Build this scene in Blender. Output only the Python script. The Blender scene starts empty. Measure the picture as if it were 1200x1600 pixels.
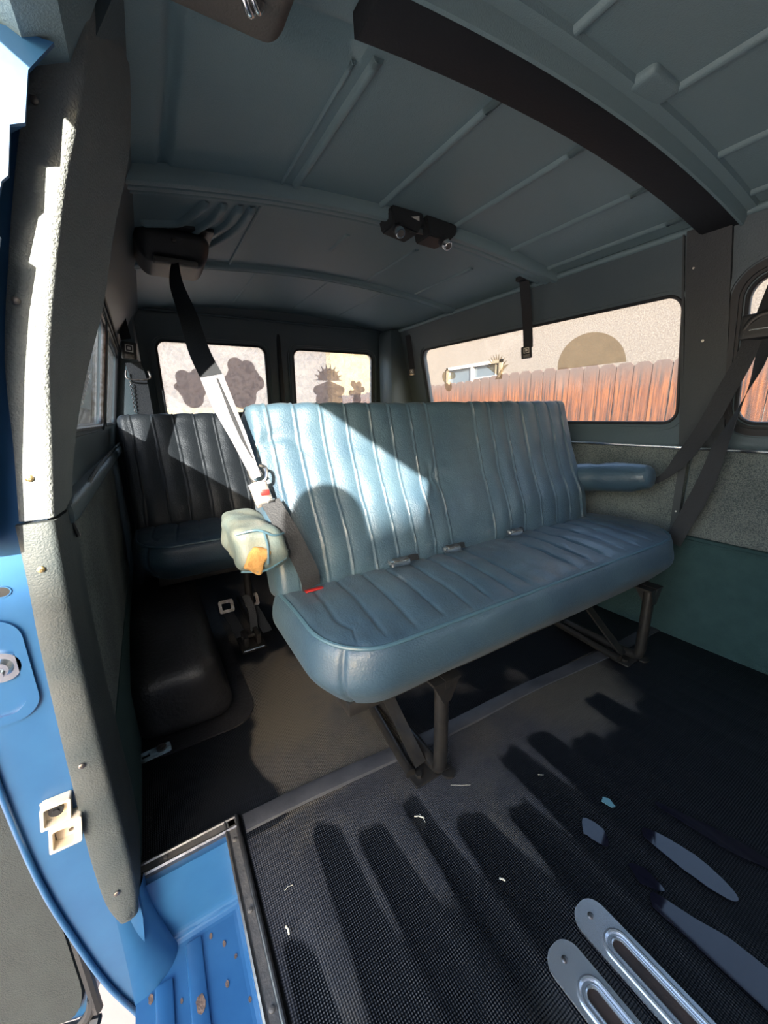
import bpy, bmesh, math, random
from mathutils import Vector, Matrix, noise
PI=math.pi
random.seed(7)
SC=bpy.context.scene; COL=SC.collection

# ---------------------------------------------------------------- materials
def mat(name, color, rough=.6, metal=0, bump=None, var=None, spec=.5, coat=0, trans=0):
    """bump=(scale,strength[,stretch]) noise bump, var=(scale,amount,color2) blotchy colour variation"""
    m=bpy.data.materials.new(name); m.use_nodes=True; nt=m.node_tree; N=nt.nodes; L=nt.links
    b=N['Principled BSDF']; b.inputs['Base Color'].default_value=(*color,1)
    b.inputs['Roughness'].default_value=rough; b.inputs['Metallic'].default_value=metal
    b.inputs['Specular IOR Level'].default_value=spec; b.inputs['Coat Weight'].default_value=coat
    tc=N.new('ShaderNodeTexCoord')
    if var:
        n=N.new('ShaderNodeTexNoise'); n.inputs['Scale'].default_value=var[0]; n.inputs['Detail'].default_value=6
        mp=N.new('ShaderNodeMapping'); L.new(tc.outputs['Object'],mp.inputs['Vector'])
        if len(var)>3: mp.inputs['Scale'].default_value=var[3]
        L.new(mp.outputs[0],n.inputs['Vector'])
        r=N.new('ShaderNodeValToRGB'); e=r.color_ramp.elements
        e[0].position=.5-.5*var[1]; e[1].position=.5+.5*var[1]
        e[0].color=(*color,1); e[1].color=(*var[2],1)
        L.new(n.outputs['Fac'],r.inputs[0]); L.new(r.outputs[0],b.inputs['Base Color'])
    if bump:
        n=N.new('ShaderNodeTexNoise'); n.inputs['Scale'].default_value=bump[0]; n.inputs['Detail'].default_value=3
        mp=N.new('ShaderNodeMapping'); L.new(tc.outputs['Object'],mp.inputs['Vector']); L.new(mp.outputs[0],n.inputs['Vector'])
        if len(bump)>2: mp.inputs['Scale'].default_value=bump[2]
        bp=N.new('ShaderNodeBump'); bp.inputs['Strength'].default_value=bump[1]; bp.inputs['Distance'].default_value=.002
        L.new(n.outputs['Fac'],bp.inputs['Height']); L.new(bp.outputs[0],b.inputs['Normal'])
    return m

VINYL=mat('blue_vinyl',(.020,.046,.077),.44,bump=(260,.5),var=(9,.5,(.037,.071,.099)),coat=.08,spec=.5)
VINYL.node_tree.nodes['Principled BSDF'].inputs['Sheen Weight'].default_value=.04
VINYL.node_tree.nodes['Principled BSDF'].inputs['Sheen Roughness'].default_value=.5
VINYL3=mat('dark_worn_vinyl',(.034,.040,.046),.36,bump=(260,.5),var=(9,.5,(.048,.054,.058)))
VINYL2=mat('faded_vinyl',(.045,.080,.092),.5,bump=(230,.5),var=(20,.5,(.12,.13,.11)))
PIPING=mat('piping_vinyl',(.045,.095,.13),.35,bump=(300,.2))
ROOFM=mat('roof_teal_paint',(.165,.245,.275),.5,bump=(420,.4),var=(3,.7,(.14,.22,.25)))
BOWM=mat('dark_bow_vinyl',(.004,.007,.012),.75,bump=(200,.3))
WALLM=mat('wall_teal_paint',(.055,.085,.105),.42,bump=(300,.35),var=(5,.6,(.07,.10,.115)))
SEAL=mat('black_rubber_seal',(.012,.014,.017),.45)
CARPET=mat('teal_carpet',(.014,.042,.046),.95,bump=(500,1.0),var=(25,.7,(.024,.060,.063)))
TRIMM=mat('pebbled_trim',(.17,.19,.195),.75,bump=(380,1.0),var=(30,.8,(.13,.155,.165)))
TRIML=mat('grey_green_trim',(.026,.040,.048),.6,bump=(420,.6),var=(14,.5,(.054,.064,.068)))
BLUE=mat('blue_body_paint',(.016,.075,.195),.34,bump=(35,.1),var=(22,.6,(.022,.095,.225)),coat=.25)
ALU=mat('scuffed_aluminium',(.35,.35,.36),.38,1,bump=(90,.3),var=(60,.5,(.20,.19,.19)))
ALUD=mat('dark_sill_rubber',(.05,.052,.055),.5,bump=(200,.4),var=(60,.6,(.12,.11,.1)))
CHROME=mat('chrome',(.80,.82,.85),.22,1)
BRASS=mat('brass_screw',(.62,.48,.24),.35,1)
STEEL=mat('old_steel',(.32,.32,.33),.4,1,var=(80,.5,(.12,.09,.07)))
BLKMET=mat('chipped_black_metal',(.009,.010,.012),.35,.2,bump=(60,.5),var=(45,.5,(.028,.025,.022)))
WEB=mat('black_webbing',(.012,.015,.020),.7,bump=(300,.6,(1,1,1)))
WEBL=mat('sunlit_webbing',(.17,.17,.19),.7,bump=(300,.6))  # paler copy of the black webbing, sunlight put into its colour
PLAST=mat('black_plastic',(.016,.018,.021),.45,bump=(350,.3))
PLASTG=mat('warm_grey_plastic',(.075,.072,.068),.6,bump=(300,.3))
BVINYL=mat('black_vinyl',(.008,.008,.010),.42,bump=(110,1.0),var=(12,.6,(.024,.023,.024)))
WHITEP=mat('yellowed_white_plastic',(.66,.62,.52),.5,var=(45,.5,(.5,.4,.28)))
FOAM=mat('yellow_foam',(.28,.17,.05),.95,bump=(160,1),var=(40,.7,(.22,.11,.035)))
REDP=mat('red_plastic',(.22,.012,.012),.4)
PLATEM=mat('bright_plated_steel',(.72,.76,.82),.24,.85)
PALEB=mat('pale_blue_chipped_paint',(.30,.42,.50),.4,var=(50,.3,(.05,.05,.05)))
PALE=mat('pale_mark',(.55,.55,.52),.5)
STRAW=mat('pale_straw',(.60,.56,.46),.8)
BLUEP=mat('blue_paper',(.19,.20,.36),.35)
TEALP=mat('teal_chip',(.10,.22,.26),.5)
DUSTD=mat('door_carpet',(.010,.015,.018),.9,bump=(500,.9),var=(20,.7,(.018,.026,.029)))
CONC=mat('pink_concrete',(.52,.42,.36),.9,bump=(30,.5),var=(4,.8,(.44,.36,.31)))
SKIN=mat('skin',(.5,.3,.22),.55); CLOTH=mat('dark_shirt',(.05,.06,.09),.9); DENIM=mat('denim',(.04,.07,.14),.9); HAIR=mat('brown_hair',(.05,.03,.02),.6)

def tweed():
    m=mat('grey_tweed',(.2,.22,.22),.95); nt=m.node_tree;N=nt.nodes;L=nt.links;b=N['Principled BSDF']
    tc=N.new('ShaderNodeTexCoord')
    mp=N.new('ShaderNodeMapping'); mp.inputs['Rotation'].default_value=(math.radians(35),0,0); L.new(tc.outputs['Object'],mp.inputs['Vector'])
    v=N.new('ShaderNodeTexVoronoi'); v.inputs['Scale'].default_value=330; L.new(mp.outputs[0],v.inputs['Vector'])
    n=N.new('ShaderNodeTexNoise'); n.inputs['Scale'].default_value=260; L.new(tc.outputs['Object'],n.inputs['Vector'])
    n2=N.new('ShaderNodeTexNoise'); n2.inputs['Scale'].default_value=6; L.new(tc.outputs['Object'],n2.inputs['Vector'])
    a=N.new('ShaderNodeMath'); a.operation='ADD'; L.new(v.outputs['Distance'],a.inputs[0]); L.new(n.outputs['Fac'],a.inputs[1])
    a2=N.new('ShaderNodeMath'); a2.operation='ADD'; L.new(a.outputs[0],a2.inputs[0]); L.new(n2.outputs['Fac'],a2.inputs[1])
    r=N.new('ShaderNodeValToRGB'); e=r.color_ramp.elements; e[0].position=.35*1; e[1].position=.95; e[0].color=(.20,.225,.215,1); e[1].color=(.045,.06,.065,1)
    mu=N.new('ShaderNodeMath'); mu.operation='MULTIPLY'; mu.inputs[1].default_value=.5; L.new(a2.outputs[0],mu.inputs[0])
    L.new(mu.outputs[0],r.inputs[0]); L.new(r.outputs[0],b.inputs['Base Color'])
    bp=N.new('ShaderNodeBump'); bp.inputs['Distance'].default_value=.0015; bp.inputs['Strength'].default_value=.8; L.new(a.outputs[0],bp.inputs['Height']); L.new(bp.outputs[0],b.inputs['Normal'])
    return m
TWEED=tweed()

def floormat():
    """ribbed rubber mat: attribute 'wet' darkens and glosses, attribute 'dust' browns; fine diamond emboss"""
    m=mat('ribbed_rubber_mat',(.03,.03,.035),.5); nt=m.node_tree;N=nt.nodes;L=nt.links;b=N['Principled BSDF']
    tc=N.new('ShaderNodeTexCoord'); sp=N.new('ShaderNodeSeparateXYZ'); L.new(tc.outputs['Object'],sp.inputs[0])
    def mth(op,a,bv=None):
        n=N.new('ShaderNodeMath'); n.operation=op
        for i,x in enumerate((a,bv)):
            if x is None: continue
            if isinstance(x,(int,float)): n.inputs[i].default_value=x
            else: L.new(x,n.inputs[i])
        return n.outputs[0]
    sx=mth('SINE',mth('MULTIPLY',mth('ADD',sp.outputs[0],sp.outputs[1]),820)); sy=mth('SINE',mth('MULTIPLY',mth('SUBTRACT',sp.outputs[0],sp.outputs[1]),820))
    pat=mth('MULTIPLY',sx,sy)
    wet=N.new('ShaderNodeAttribute'); wet.attribute_name='wet'; dust=N.new('ShaderNodeAttribute'); dust.attribute_name='dust'
    n1=N.new('ShaderNodeTexNoise'); n1.inputs['Scale'].default_value=22; n1.inputs['Detail'].default_value=8; n1.inputs['Roughness'].default_value=.65; L.new(tc.outputs['Object'],n1.inputs['Vector'])
    nz=mth('SUBTRACT',n1.outputs['Fac'],.5)
    def soft(att,k,w):
        s=mth('ADD',att.outputs['Fac'],mth('MULTIPLY',nz,k)); mr=N.new('ShaderNodeMapRange'); mr.inputs[1].default_value=.5-w; mr.inputs[2].default_value=.5+w
        L.new(s,mr.inputs[0]); return mr.outputs[0]
    W=soft(wet,.50,.13); D=soft(dust,1.0,.28)
    def mix(f,a,bb):
        x=N.new('ShaderNodeMix'); x.data_type='RGBA'; L.new(f,x.inputs['Factor'])
        for key,val in (('A',a),('B',bb)):
            s=[i for i in x.inputs if i.name==key and i.type=='RGBA'][0]
            if isinstance(val,tuple): s.default_value=(*val,1)
            else: L.new(val,s)
        return [o for o in x.outputs if o.type=='RGBA'][0]
    dry=mix(n1.outputs['Fac'],(.028,.029,.035),(.078,.079,.090))
    pf=mth('ADD',mth('MULTIPLY',pat,.5),.5); dry=mix(pf,(.016,.0165,.020),dry)
    c=mix(D,dry,(.062,.055,.046)); c=mix(W,c,(.0038,.0045,.0065))
    L.new(c,b.inputs['Base Color'])
    mr=N.new('ShaderNodeMapRange'); b.inputs['Specular IOR Level'].default_value=.35; mr.inputs[3].default_value=.62; mr.inputs[4].default_value=.33; L.new(W,mr.inputs[0]); L.new(mr.outputs[0],b.inputs['Roughness'])
    bp=N.new('ShaderNodeBump'); bp.inputs['Distance'].default_value=.0009; bp.inputs['Strength'].default_value=.8
    hh=mth('ADD',pat,mth('MULTIPLY',n1.outputs['Fac'],1.5)); L.new(hh,bp.inputs['Height']); L.new(bp.outputs[0],b.inputs['Normal'])
    return m
MATM=floormat()

def wood():
    m=mat('weathered_cedar',(.3,.12,.04),.85); nt=m.node_tree;N=nt.nodes;L=nt.links;b=N['Principled BSDF']
    tc=N.new('ShaderNodeTexCoord'); mp=N.new('ShaderNodeMapping'); mp.inputs['Scale'].default_value=(38,38,1.5); L.new(tc.outputs['Object'],mp.inputs['Vector'])
    n=N.new('ShaderNodeTexNoise'); n.inputs['Scale'].default_value=1.6; n.inputs['Detail'].default_value=8; n.inputs['Distortion'].default_value=.5; L.new(mp.outputs[0],n.inputs['Vector'])
    r=N.new('ShaderNodeValToRGB'); e=r.color_ramp.elements; e[0].position=.37; e[0].color=(.008,.003,.0015,1); e[1].position=.64; e[1].color=(.135,.043,.008,1)
    k=e.new(.47); k.color=(.060,.016,.003,1); L.new(n.outputs['Fac'],r.inputs[0])
    # greyed tips: weathering on the top of the boards
    sp=N.new('ShaderNodeSeparateXYZ'); L.new(tc.outputs['Object'],sp.inputs[0])
    mr=N.new('ShaderNodeMapRange'); mr.inputs[1].default_value=.93; mr.inputs[2].default_value=1.15; L.new(sp.outputs[2],mr.inputs[0])
    x=N.new('ShaderNodeMix'); x.data_type='RGBA'; L.new(mr.outputs[0],x.inputs['Factor'])
    A,B=[i for i in x.inputs if i.type=='RGBA']; L.new(r.outputs[0],A); B.default_value=(.052,.036,.031,1)
    L.new([o for o in x.outputs if o.type=='RGBA'][0],b.inputs['Base Color']); return m
WOOD=wood()
STUCCO=mat('tan_stucco',(.115,.106,.098),.95,bump=(14,1.0),var=(55,.3,(.06,.052,.045)))
STUCCO2=mat('pale_stucco',(.10,.098,.098),.95,bump=(10,1.0),var=(1.2,.5,(.050,.047,.050)))
YSTONE=mat('yellow_stone',(.22,.18,.11),.9,bump=(12,1),var=(7,.6,(.13,.11,.06)))
WFRAME=mat('white_window_frame',(.25,.25,.25),.5)
LEAF=mat('dark_leaf',(.020,.035,.018),.6,var=(6,.6,(.04,.06,.025)))

def glass(name,dust,col,rough=.02,tint=(1,1,1)):
    m=bpy.data.materials.new(name); m.use_nodes=True; nt=m.node_tree; N=nt.nodes; L=nt.links
    N.remove(N['Principled BSDF']); out=N['Material Output']
    t=N.new('ShaderNodeBsdfTransparent'); t.inputs[0].default_value=(*tint,1)
    d=N.new('ShaderNodeBsdfDiffuse'); d.inputs[0].default_value=(*col,1)
    tr=N.new('ShaderNodeBsdfTranslucent'); tr.inputs[0].default_value=(*col,1)
    dd=N.new('ShaderNodeMixShader'); dd.inputs[0].default_value=.5; L.new(d.outputs[0],dd.inputs[1]); L.new(tr.outputs[0],dd.inputs[2])
    g=N.new('ShaderNodeBsdfGlossy'); g.inputs['Roughness'].default_value=rough
    lwn=N.new('ShaderNodeLayerWeight'); lwn.inputs[0].default_value=.5; pw=N.new('ShaderNodeMath'); pw.operation='POWER'; pw.inputs[1].default_value=5; L.new(lwn.outputs['Facing'],pw.inputs[0]); fr=N.new('ShaderNodeMapRange'); fr.inputs[3].default_value=.03; fr.inputs[4].default_value=.8; L.new(pw.outputs[0],fr.inputs[0])
    m1=N.new('ShaderNodeMixShader'); L.new(fr.outputs[0],m1.inputs[0]); L.new(t.outputs[0],m1.inputs[1]); L.new(g.outputs[0],m1.inputs[2])
    tc=N.new('ShaderNodeTexCoord'); n=N.new('ShaderNodeTexNoise'); n.inputs['Scale'].default_value=35; n.inputs['Detail'].default_value=8; n.inputs['Roughness'].default_value=.75; L.new(tc.outputs['Object'],n.inputs['Vector'])
    mr=N.new('ShaderNodeMapRange'); mr.inputs[1].default_value=.3; mr.inputs[2].default_value=.7; mr.inputs[3].default_value=dust*.6; mr.inputs[4].default_value=dust*1.4; L.new(n.outputs['Fac'],mr.inputs[0])
    m2=N.new('ShaderNodeMixShader'); L.new(mr.outputs[0],m2.inputs[0]); L.new(m1.outputs[0],m2.inputs[1]); L.new(dd.outputs[0],m2.inputs[2])
    L.new(m2.outputs[0],out.inputs['Surface']); return m
GL_SIDE=glass('dusty_side_glass',.09,(.62,.60,.57))
GL_REAR=glass('dusty_rear_glass',.34,(.60,.58,.56))
GL_RIGHT=glass('dark_side_glass',.05,(.5,.5,.5),tint=(.35,.38,.42))
DECAL_T=glass('tan_sticker_ghost',.18,(.42,.34,.24),rough=.3,tint=(.86,.80,.70))
DECAL_G=glass('grey_sticker_ghost',.25,(.30,.27,.27),rough=.3,tint=(.66,.62,.62))
WATER=mat('shallow_water',(.006,.006,.012),.04,spec=.35)
HGLASS=mat('house_glass',(.05,.07,.09),.08,coat=.6)

# ---------------------------------------------------------------- object helpers
def obj(name,bm,m,parent=None,smooth=True,angle=40,loc=None,**tags):
    me=bpy.data.meshes.new(name); bmesh.ops.recalc_face_normals(bm,faces=bm.faces[:]); bm.to_mesh(me); bm.free()
    for x in (m if isinstance(m,(list,tuple)) else [m]): me.materials.append(x)
    if smooth:
        me.polygons.foreach_set('use_smooth',[True]*len(me.polygons))
        me.set_sharp_from_angle(angle=math.radians(angle))
    o=bpy.data.objects.new(name,me); COL.objects.link(o)
    if loc is not None: o.location=loc
    if parent is not None:
        o.parent=parent
        o.matrix_parent_inverse=Matrix.Translation(-Vector(parent.location)) if parent.rotation_euler[:]==(0,0,0) else parent.matrix_basis.inverted()
    for k,v in tags.items(): o[k]=v
    return o
def thing(name,label,cat,loc=(0,0,0),group=None):
    o=bpy.data.objects.new(name,None); o.empty_display_size=.05; COL.objects.link(o); o.location=loc
    o['label']=label; o['category']=cat
    if group: o['group']=group
    return o
def tag(o,label,cat,group=None):
    o['label']=label; o['category']=cat
    if group: o['group']=group
    return o
def struct(o,label,cat='setting'):
    o['kind']='structure'; o['label']=label; o['category']=cat; return o
BM=bmesh.new
def box(bm,a,b,bev=0,M=None,seg=2):
    a=Vector(a);b=Vector(b); r=bmesh.ops.create_cube(bm,size=1); vs=r['verts']
    for v in vs: v.co=Vector(((a.x+b.x)/2+v.co.x*(b.x-a.x),(a.y+b.y)/2+v.co.y*(b.y-a.y),(a.z+b.z)/2+v.co.z*(b.z-a.z)))
    if bev:
        es=list({e for v in vs for e in v.link_edges}); rr=bmesh.ops.bevel(bm,geom=es,offset=bev,segments=seg,profile=.5,affect='EDGES'); vs=[v for v in rr['verts']]
        vs=list({v for f in rr['faces'] for v in f.verts}|set(vs))
        vs=[v for v in vs if v.is_valid]
    if M is not None: bmesh.ops.transform(bm,matrix=M,verts=list(set(vs)))
    return vs
def tube(bm,pts,r,n=12,closed=False,cap=True,flat=1.0,up=Vector((0,0,1))):
    pts=[Vector(p) for p in pts]; rings=[]; K=len(pts)
    if not hasattr(r,'__len__'): r=[r]*K
    prev=None
    for i,p in enumerate(pts):
        if closed: t=(pts[(i+1)%K]-pts[i-1])
        else: t=pts[min(i+1,K-1)]-pts[max(i-1,0)]
        t.normalize()
        if prev is None:
            u=up if abs(t.dot(up))<.95 else Vector((1,0,0)); a=t.cross(u).normalized()
        else:
            a=(prev-t*prev.dot(t)).normalized()
        prev=a; b=t.cross(a)
        rings.append([bm.verts.new(p+(a*math.cos(2*PI*k/n)+b*flat*math.sin(2*PI*k/n))*r[i]) for k in range(n)])
    for i in range(K if closed else K-1):
        A=rings[i];B=rings[(i+1)%K]
        for k in range(n): bm.faces.new((A[k],A[(k+1)%n],B[(k+1)%n],B[k]))
    if cap and not closed: bm.faces.new(rings[0][::-1]); bm.faces.new(rings[-1])
def spline(pts,n=8):
    pts=[Vector(p) for p in pts]; out=[]
    for i in range(len(pts)-1):
        p0=pts[max(i-1,0)];p1=pts[i];p2=pts[i+1];p3=pts[min(i+2,len(pts)-1)]
        for k in range(n):
            t=k/n; out.append(.5*((2*p1)+(p2-p0)*t+(2*p0-5*p1+4*p2-p3)*t*t+(-p0+3*p1-3*p2+p3)*t**3))
    out.append(pts[-1]); return out
def prism(bm,poly,vec):
    """closed polygon (3D pts) extruded by vec"""
    vec=Vector(vec); A=[bm.verts.new(p) for p in poly]; B=[bm.verts.new(Vector(p)+vec) for p in poly]; n=len(poly)
    bm.faces.new(A[::-1]); bm.faces.new(B)
    for i in range(n): bm.faces.new((A[i],A[(i+1)%n],B[(i+1)%n],B[i]))
def rrect(u0,v0,u1,v1,r,n=7):
    if not hasattr(r,'__len__'): r=[r]*4
    out=[]
    for (cu,cv,a0,rr) in ((u1-r[0],v0+r[0],-90,r[0]),(u1-r[1],v1-r[1],0,r[1]),(u0+r[2],v1-r[2],90,r[2]),(u0+r[3],v0+r[3],180,r[3])):
        for k in range(n+1):
            a=math.radians(a0+90*k/n); out.append((cu+rr*math.cos(a),cv+rr*math.sin(a)))
    return out
def plate(bm,outer,holes,fn,thick):
    """flat 2D outline with holes, mapped to 3D by fn(u,v,w) at w=0 and w=thick"""
    t=bmesh.new(); loops=[]
    for lp in [outer]+holes:
        vs=[t.verts.new((u,v,0)) for u,v in lp]; es=[t.edges.new((vs[i],vs[(i+1)%len(vs)])) for i in range(len(vs))]; loops.append(vs)
    bmesh.ops.triangle_fill(t,use_beauty=True,edges=t.edges[:])
    t.verts.ensure_lookup_table(); t.verts.index_update()
    F=[[v.index for v in f.verts] for f in t.faces]; P=[(v.co.x,v.co.y) for v in t.verts]; LI=[[v.index for v in lp] for lp in loops]; t.free()
    A=[bm.verts.new(fn(u,v,0)) for u,v in P]; B=[bm.verts.new(fn(u,v,thick)) for u,v in P]
    for f in F: bm.faces.new([A[i] for i in f]); bm.faces.new([B[i] for i in f][::-1])
    for lp in LI:
        for i in range(len(lp)): a,b=lp[i],lp[(i+1)%len(lp)]; bm.faces.new((A[a],A[b],B[b],B[a]))
def rbox(bm,S,r,step,fn=None,corner=0):
    """rounded box [0,S], dense grid, fn(co, face_normal)->co"""
    S=Vector(S); ns=[max(2,round(S[i]/(step[i] if hasattr(step,'__len__') else step))) for i in range(3)]
    vd={}
    def vert(i,j,k):
        key=(i,j,k)
        if key in vd: return vd[key]
        p=Vector((S.x*i/ns[0],S.y*j/ns[1],S.z*k/ns[2]))
        c=Vector([min(max(p[a],r),S[a]-r) for a in range(3)]); d=p-c; nrm=Vector((0,0,0))
        if d.length>1e-9: nrm=d.normalized(); m=max(abs(x) for x in d)/r; p=c+nrm*r*min(1,m)
        if fn: p=fn(p,nrm)
        vd[key]=bm.verts.new(p); return vd[key]
    def q(a,b,c,d): bm.faces.new((a,b,c,d))
    X,Y,Z=ns
    for i in range(X):
        for j in range(Y):
            for k,fl in ((0,0),(Z,1)): q(vert(i,j,k),vert(i+1,j,k),vert(i+1,j+1,k),vert(i,j+1,k))
    for i in range(X):
        for k in range(Z):
            for j in (0,Y): q(vert(i,j,k),vert(i+1,j,k),vert(i+1,j,k+1),vert(i,j,k+1))
    for j in range(Y):
        for k in range(Z):
            for i in (0,X): q(vert(i,j,k),vert(i,j+1,k),vert(i,j+1,k+1),vert(i,j,k+1))
def ribbon(bm,pts,w,wd,n=8,th=.0014):
    """strap: centre points, width(s), width direction(s)"""
    K=len(pts); C=spline(pts,n); W=[]; D=[]
    ws=w if hasattr(w,'__len__') else [w]*K; ds=[Vector(d) for d in (wd if isinstance(wd,list) else [wd]*K)]
    for i in range(K-1):
        for k in range(n): t=k/n; W.append(ws[i]*(1-t)+ws[i+1]*t); D.append((ds[i]*(1-t)+ds[i+1]*t))
    W.append(ws[-1]); D.append(ds[-1]); rings=[]
    for i,c in enumerate(C):
        t=(C[min(i+1,len(C)-1)]-C[max(i-1,0)]).normalized(); d=D[i]-t*D[i].dot(t); d.normalize(); nn=t.cross(d).normalized()
        rings.append([bm.verts.new(c+d*(s*W[i]/2)+nn*(q*th/2)) for s,q in ((-1,-1),(1,-1),(1,1),(-1,1))])
    for a,b in zip(rings,rings[1:]):
        for k in range(4): bm.faces.new((a[k],a[(k+1)%4],b[(k+1)%4],b[k]))
    bm.faces.new(rings[0][::-1]); bm.faces.new(rings[-1])
def cyl(bm,p,d,r,h,n=20,r2=None):
    p=Vector(p); d=Vector(d).normalized(); tube(bm,[p,p+d*h],[r,r if r2 is None else r2],n)
def screw(name,p,d,r,m,parent):
    bm=BM(); d=Vector(d).normalized(); tube(bm,[Vector(p),Vector(p)+d*r*.35,Vector(p)+d*r*.6],[r,r*.95,r*.55],14)
    a=d.orthogonal().normalized(); b=d.cross(a)
    for x in (a,b):
        y=d.cross(x); c=Vector(p)+d*r*.62
        prism(bm,[c+x*r*.45+y*r*.08,c-x*r*.45+y*r*.08,c-x*r*.45-y*r*.08,c+x*r*.45-y*r*.08],d*r*.05)
    return obj(name,bm,m,parent)

# ---------------------------------------------------------------- camera
CAM=(0,0,.80)
cd=bpy.data.cameras.new('camera'); cam=bpy.data.objects.new('camera',cd); COL.objects.link(cam); SC.camera=cam
R=Matrix(((.855,-.148,.497),(-.518,-.199,.832),(-.024,-.969,-.247)))  # columns: right, down, forward
right=R.col[0].normalized(); fwd=R.col[2]; fwd=(fwd-right*fwd.dot(right)).normalized(); up=right.cross(fwd)
cam.matrix_world=Matrix(((right.x,up.x,-fwd.x,CAM[0]),(right.y,up.y,-fwd.y,CAM[1]),(right.z,up.z,-fwd.z,CAM[2]),(0,0,0,1)))
cd.sensor_fit='VERTICAL'; cd.sensor_height=24; cd.lens=24*605/1600; cd.clip_start=.02; cd.clip_end=200

# ---------------------------------------------------------------- world and sun
w=bpy.data.worlds.new('sky'); SC.world=w; w.use_nodes=True; nt=w.node_tree
bg=nt.nodes['Background']; sky=nt.nodes.new('ShaderNodeTexSky'); sky.sky_type='NISHITA'; sky.sun_disc=False
sky.sun_elevation=math.radians(22); sky.sun_rotation=math.radians(208); sky.air_density=1.2; sky.dust_density=2.5
nt.links.new(sky.outputs[0],bg.inputs[0]); bg.inputs[1].default_value=.55
SUN=Vector((1,1.9,-.745)).normalized()
sl=bpy.data.lights.new('sun','SUN'); sl.energy=15; sl.angle=math.radians(.6); sl.color=(1,.88,.72)
so=bpy.data.objects.new('sun',sl); COL.objects.link(so); so.rotation_euler=SUN.to_track_quat('-Z','Y').to_euler(); so.location=(-3,-5,4)

# ================================================================ FLOOR
def lerp(a,b,t): return a+(b-a)*t
def smooth(a,b,x): t=min(max((x-a)/(b-a),0),1); return t*t*(3-2*t)
# front mat's troughs: (x centre, y where it starts, half width)
TR=[(.085,.47,.02),(.185,.60,.035),(.265,.545,.03),(.365,.555,.022),(.445,.46,.036),(.548,.42,.03),(.635,.53,.038),(.735,.525,.036),(.815,.45,.04),(.90,.40,.03),(.985,.53,.036),(1.08,.44,.04),(1.17,.50,.036),(1.26,.42,.04),(1.35,.46,.038),(1.44,.5,.04)]
def trough(x,y):
    v=0
    for cx,ys,hw in TR:
        xx=x-cx; s=smooth(ys+.02,ys-hw*1.2,y)
        v=max(v,s*math.exp(-(xx/hw)**4*.7))
    return v
def wetf(x,y):
    n=noise.noise(Vector((x*6,y*4,1.3)))
    if y<.64:
        wv=trough(x,y+.02*noise.noise(Vector((x*30,y*12,0))))
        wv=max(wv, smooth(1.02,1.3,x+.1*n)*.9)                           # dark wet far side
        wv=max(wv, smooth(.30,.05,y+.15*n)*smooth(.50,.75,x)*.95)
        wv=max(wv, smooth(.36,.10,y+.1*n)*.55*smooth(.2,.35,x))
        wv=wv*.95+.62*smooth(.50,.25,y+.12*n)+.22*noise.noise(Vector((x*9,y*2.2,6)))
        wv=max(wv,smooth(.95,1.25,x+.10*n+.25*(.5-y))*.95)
        d=math.hypot((x-.11)/.05,(y-.56)/.13); wv*=smooth(.7,1.25,d)
        return wv
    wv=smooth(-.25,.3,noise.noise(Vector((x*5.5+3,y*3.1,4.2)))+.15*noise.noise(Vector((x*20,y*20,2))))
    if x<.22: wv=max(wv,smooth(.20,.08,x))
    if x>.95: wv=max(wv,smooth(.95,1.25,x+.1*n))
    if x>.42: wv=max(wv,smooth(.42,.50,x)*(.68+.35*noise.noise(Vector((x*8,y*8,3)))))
    # dry beige patch beside the bench leg
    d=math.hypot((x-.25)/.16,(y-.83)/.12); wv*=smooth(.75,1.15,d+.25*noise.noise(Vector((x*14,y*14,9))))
    return wv
def dustf(x,y):
    if y<.64: return .25+.6*smooth(.5,1.0,x)*smooth(.30,.55,y)+.3*noise.noise(Vector((x*9,y*5,8)))
    return .75+.5*noise.noise(Vector((x*7,y*7,3)))
def floor_z(x,y):
    if y<.62: return -.003*trough(x,y)
    return -.002+.002*noise.noise(Vector((x*6,y*6,0)))
bm=BM(); lw=bm.verts.layers.float.new('wet'); ld=bm.verts.layers.float.new('dust')
st=.0095
def mgrid(x0,x1,y0,y1,sx,sy):
    nx=round((x1-x0)/sx); ny=round((y1-y0)/sy); g=[]
    for j in range(ny+1):
        row=[]
        for i in range(nx+1):
            x=lerp(x0,x1,i/nx); y=lerp(y0,y1,j/ny); v=bm.verts.new((x,y,floor_z(x,y))); v[lw]=wetf(x,y); v[ld]=dustf(x,y); row.append(v)
        g.append(row)
    for j in range(ny):
        for i in range(nx): bm.faces.new((g[j][i],g[j][i+1],g[j+1][i+1],g[j+1][i]))
mgrid(.052,1.56,-.5,.70,.0085,.011); mgrid(-.14,1.56,.70,2.32,.014,.014); mgrid(.052,1.56,-2.4,-.5,.05,.05); 
bmesh.ops.remove_doubles(bm,verts=bm.verts[:],dist=.0005)
floor=struct(obj('floor',bm,MATM),'black ribbed rubber floor mat with wet dark troughs and dusty patches','floor')
bm=BM(); box(bm,(.04,-2.4,-.05),(1.6,.70,-.012)); box(bm,(-.2,-2.4,-.05),(.05,-.6,-.012)); box(bm,(-.16,.695,-.05),(1.6,2.36,-.012)); obj('floor_pan',bm,BLKMET,floor,smooth=False)
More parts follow.
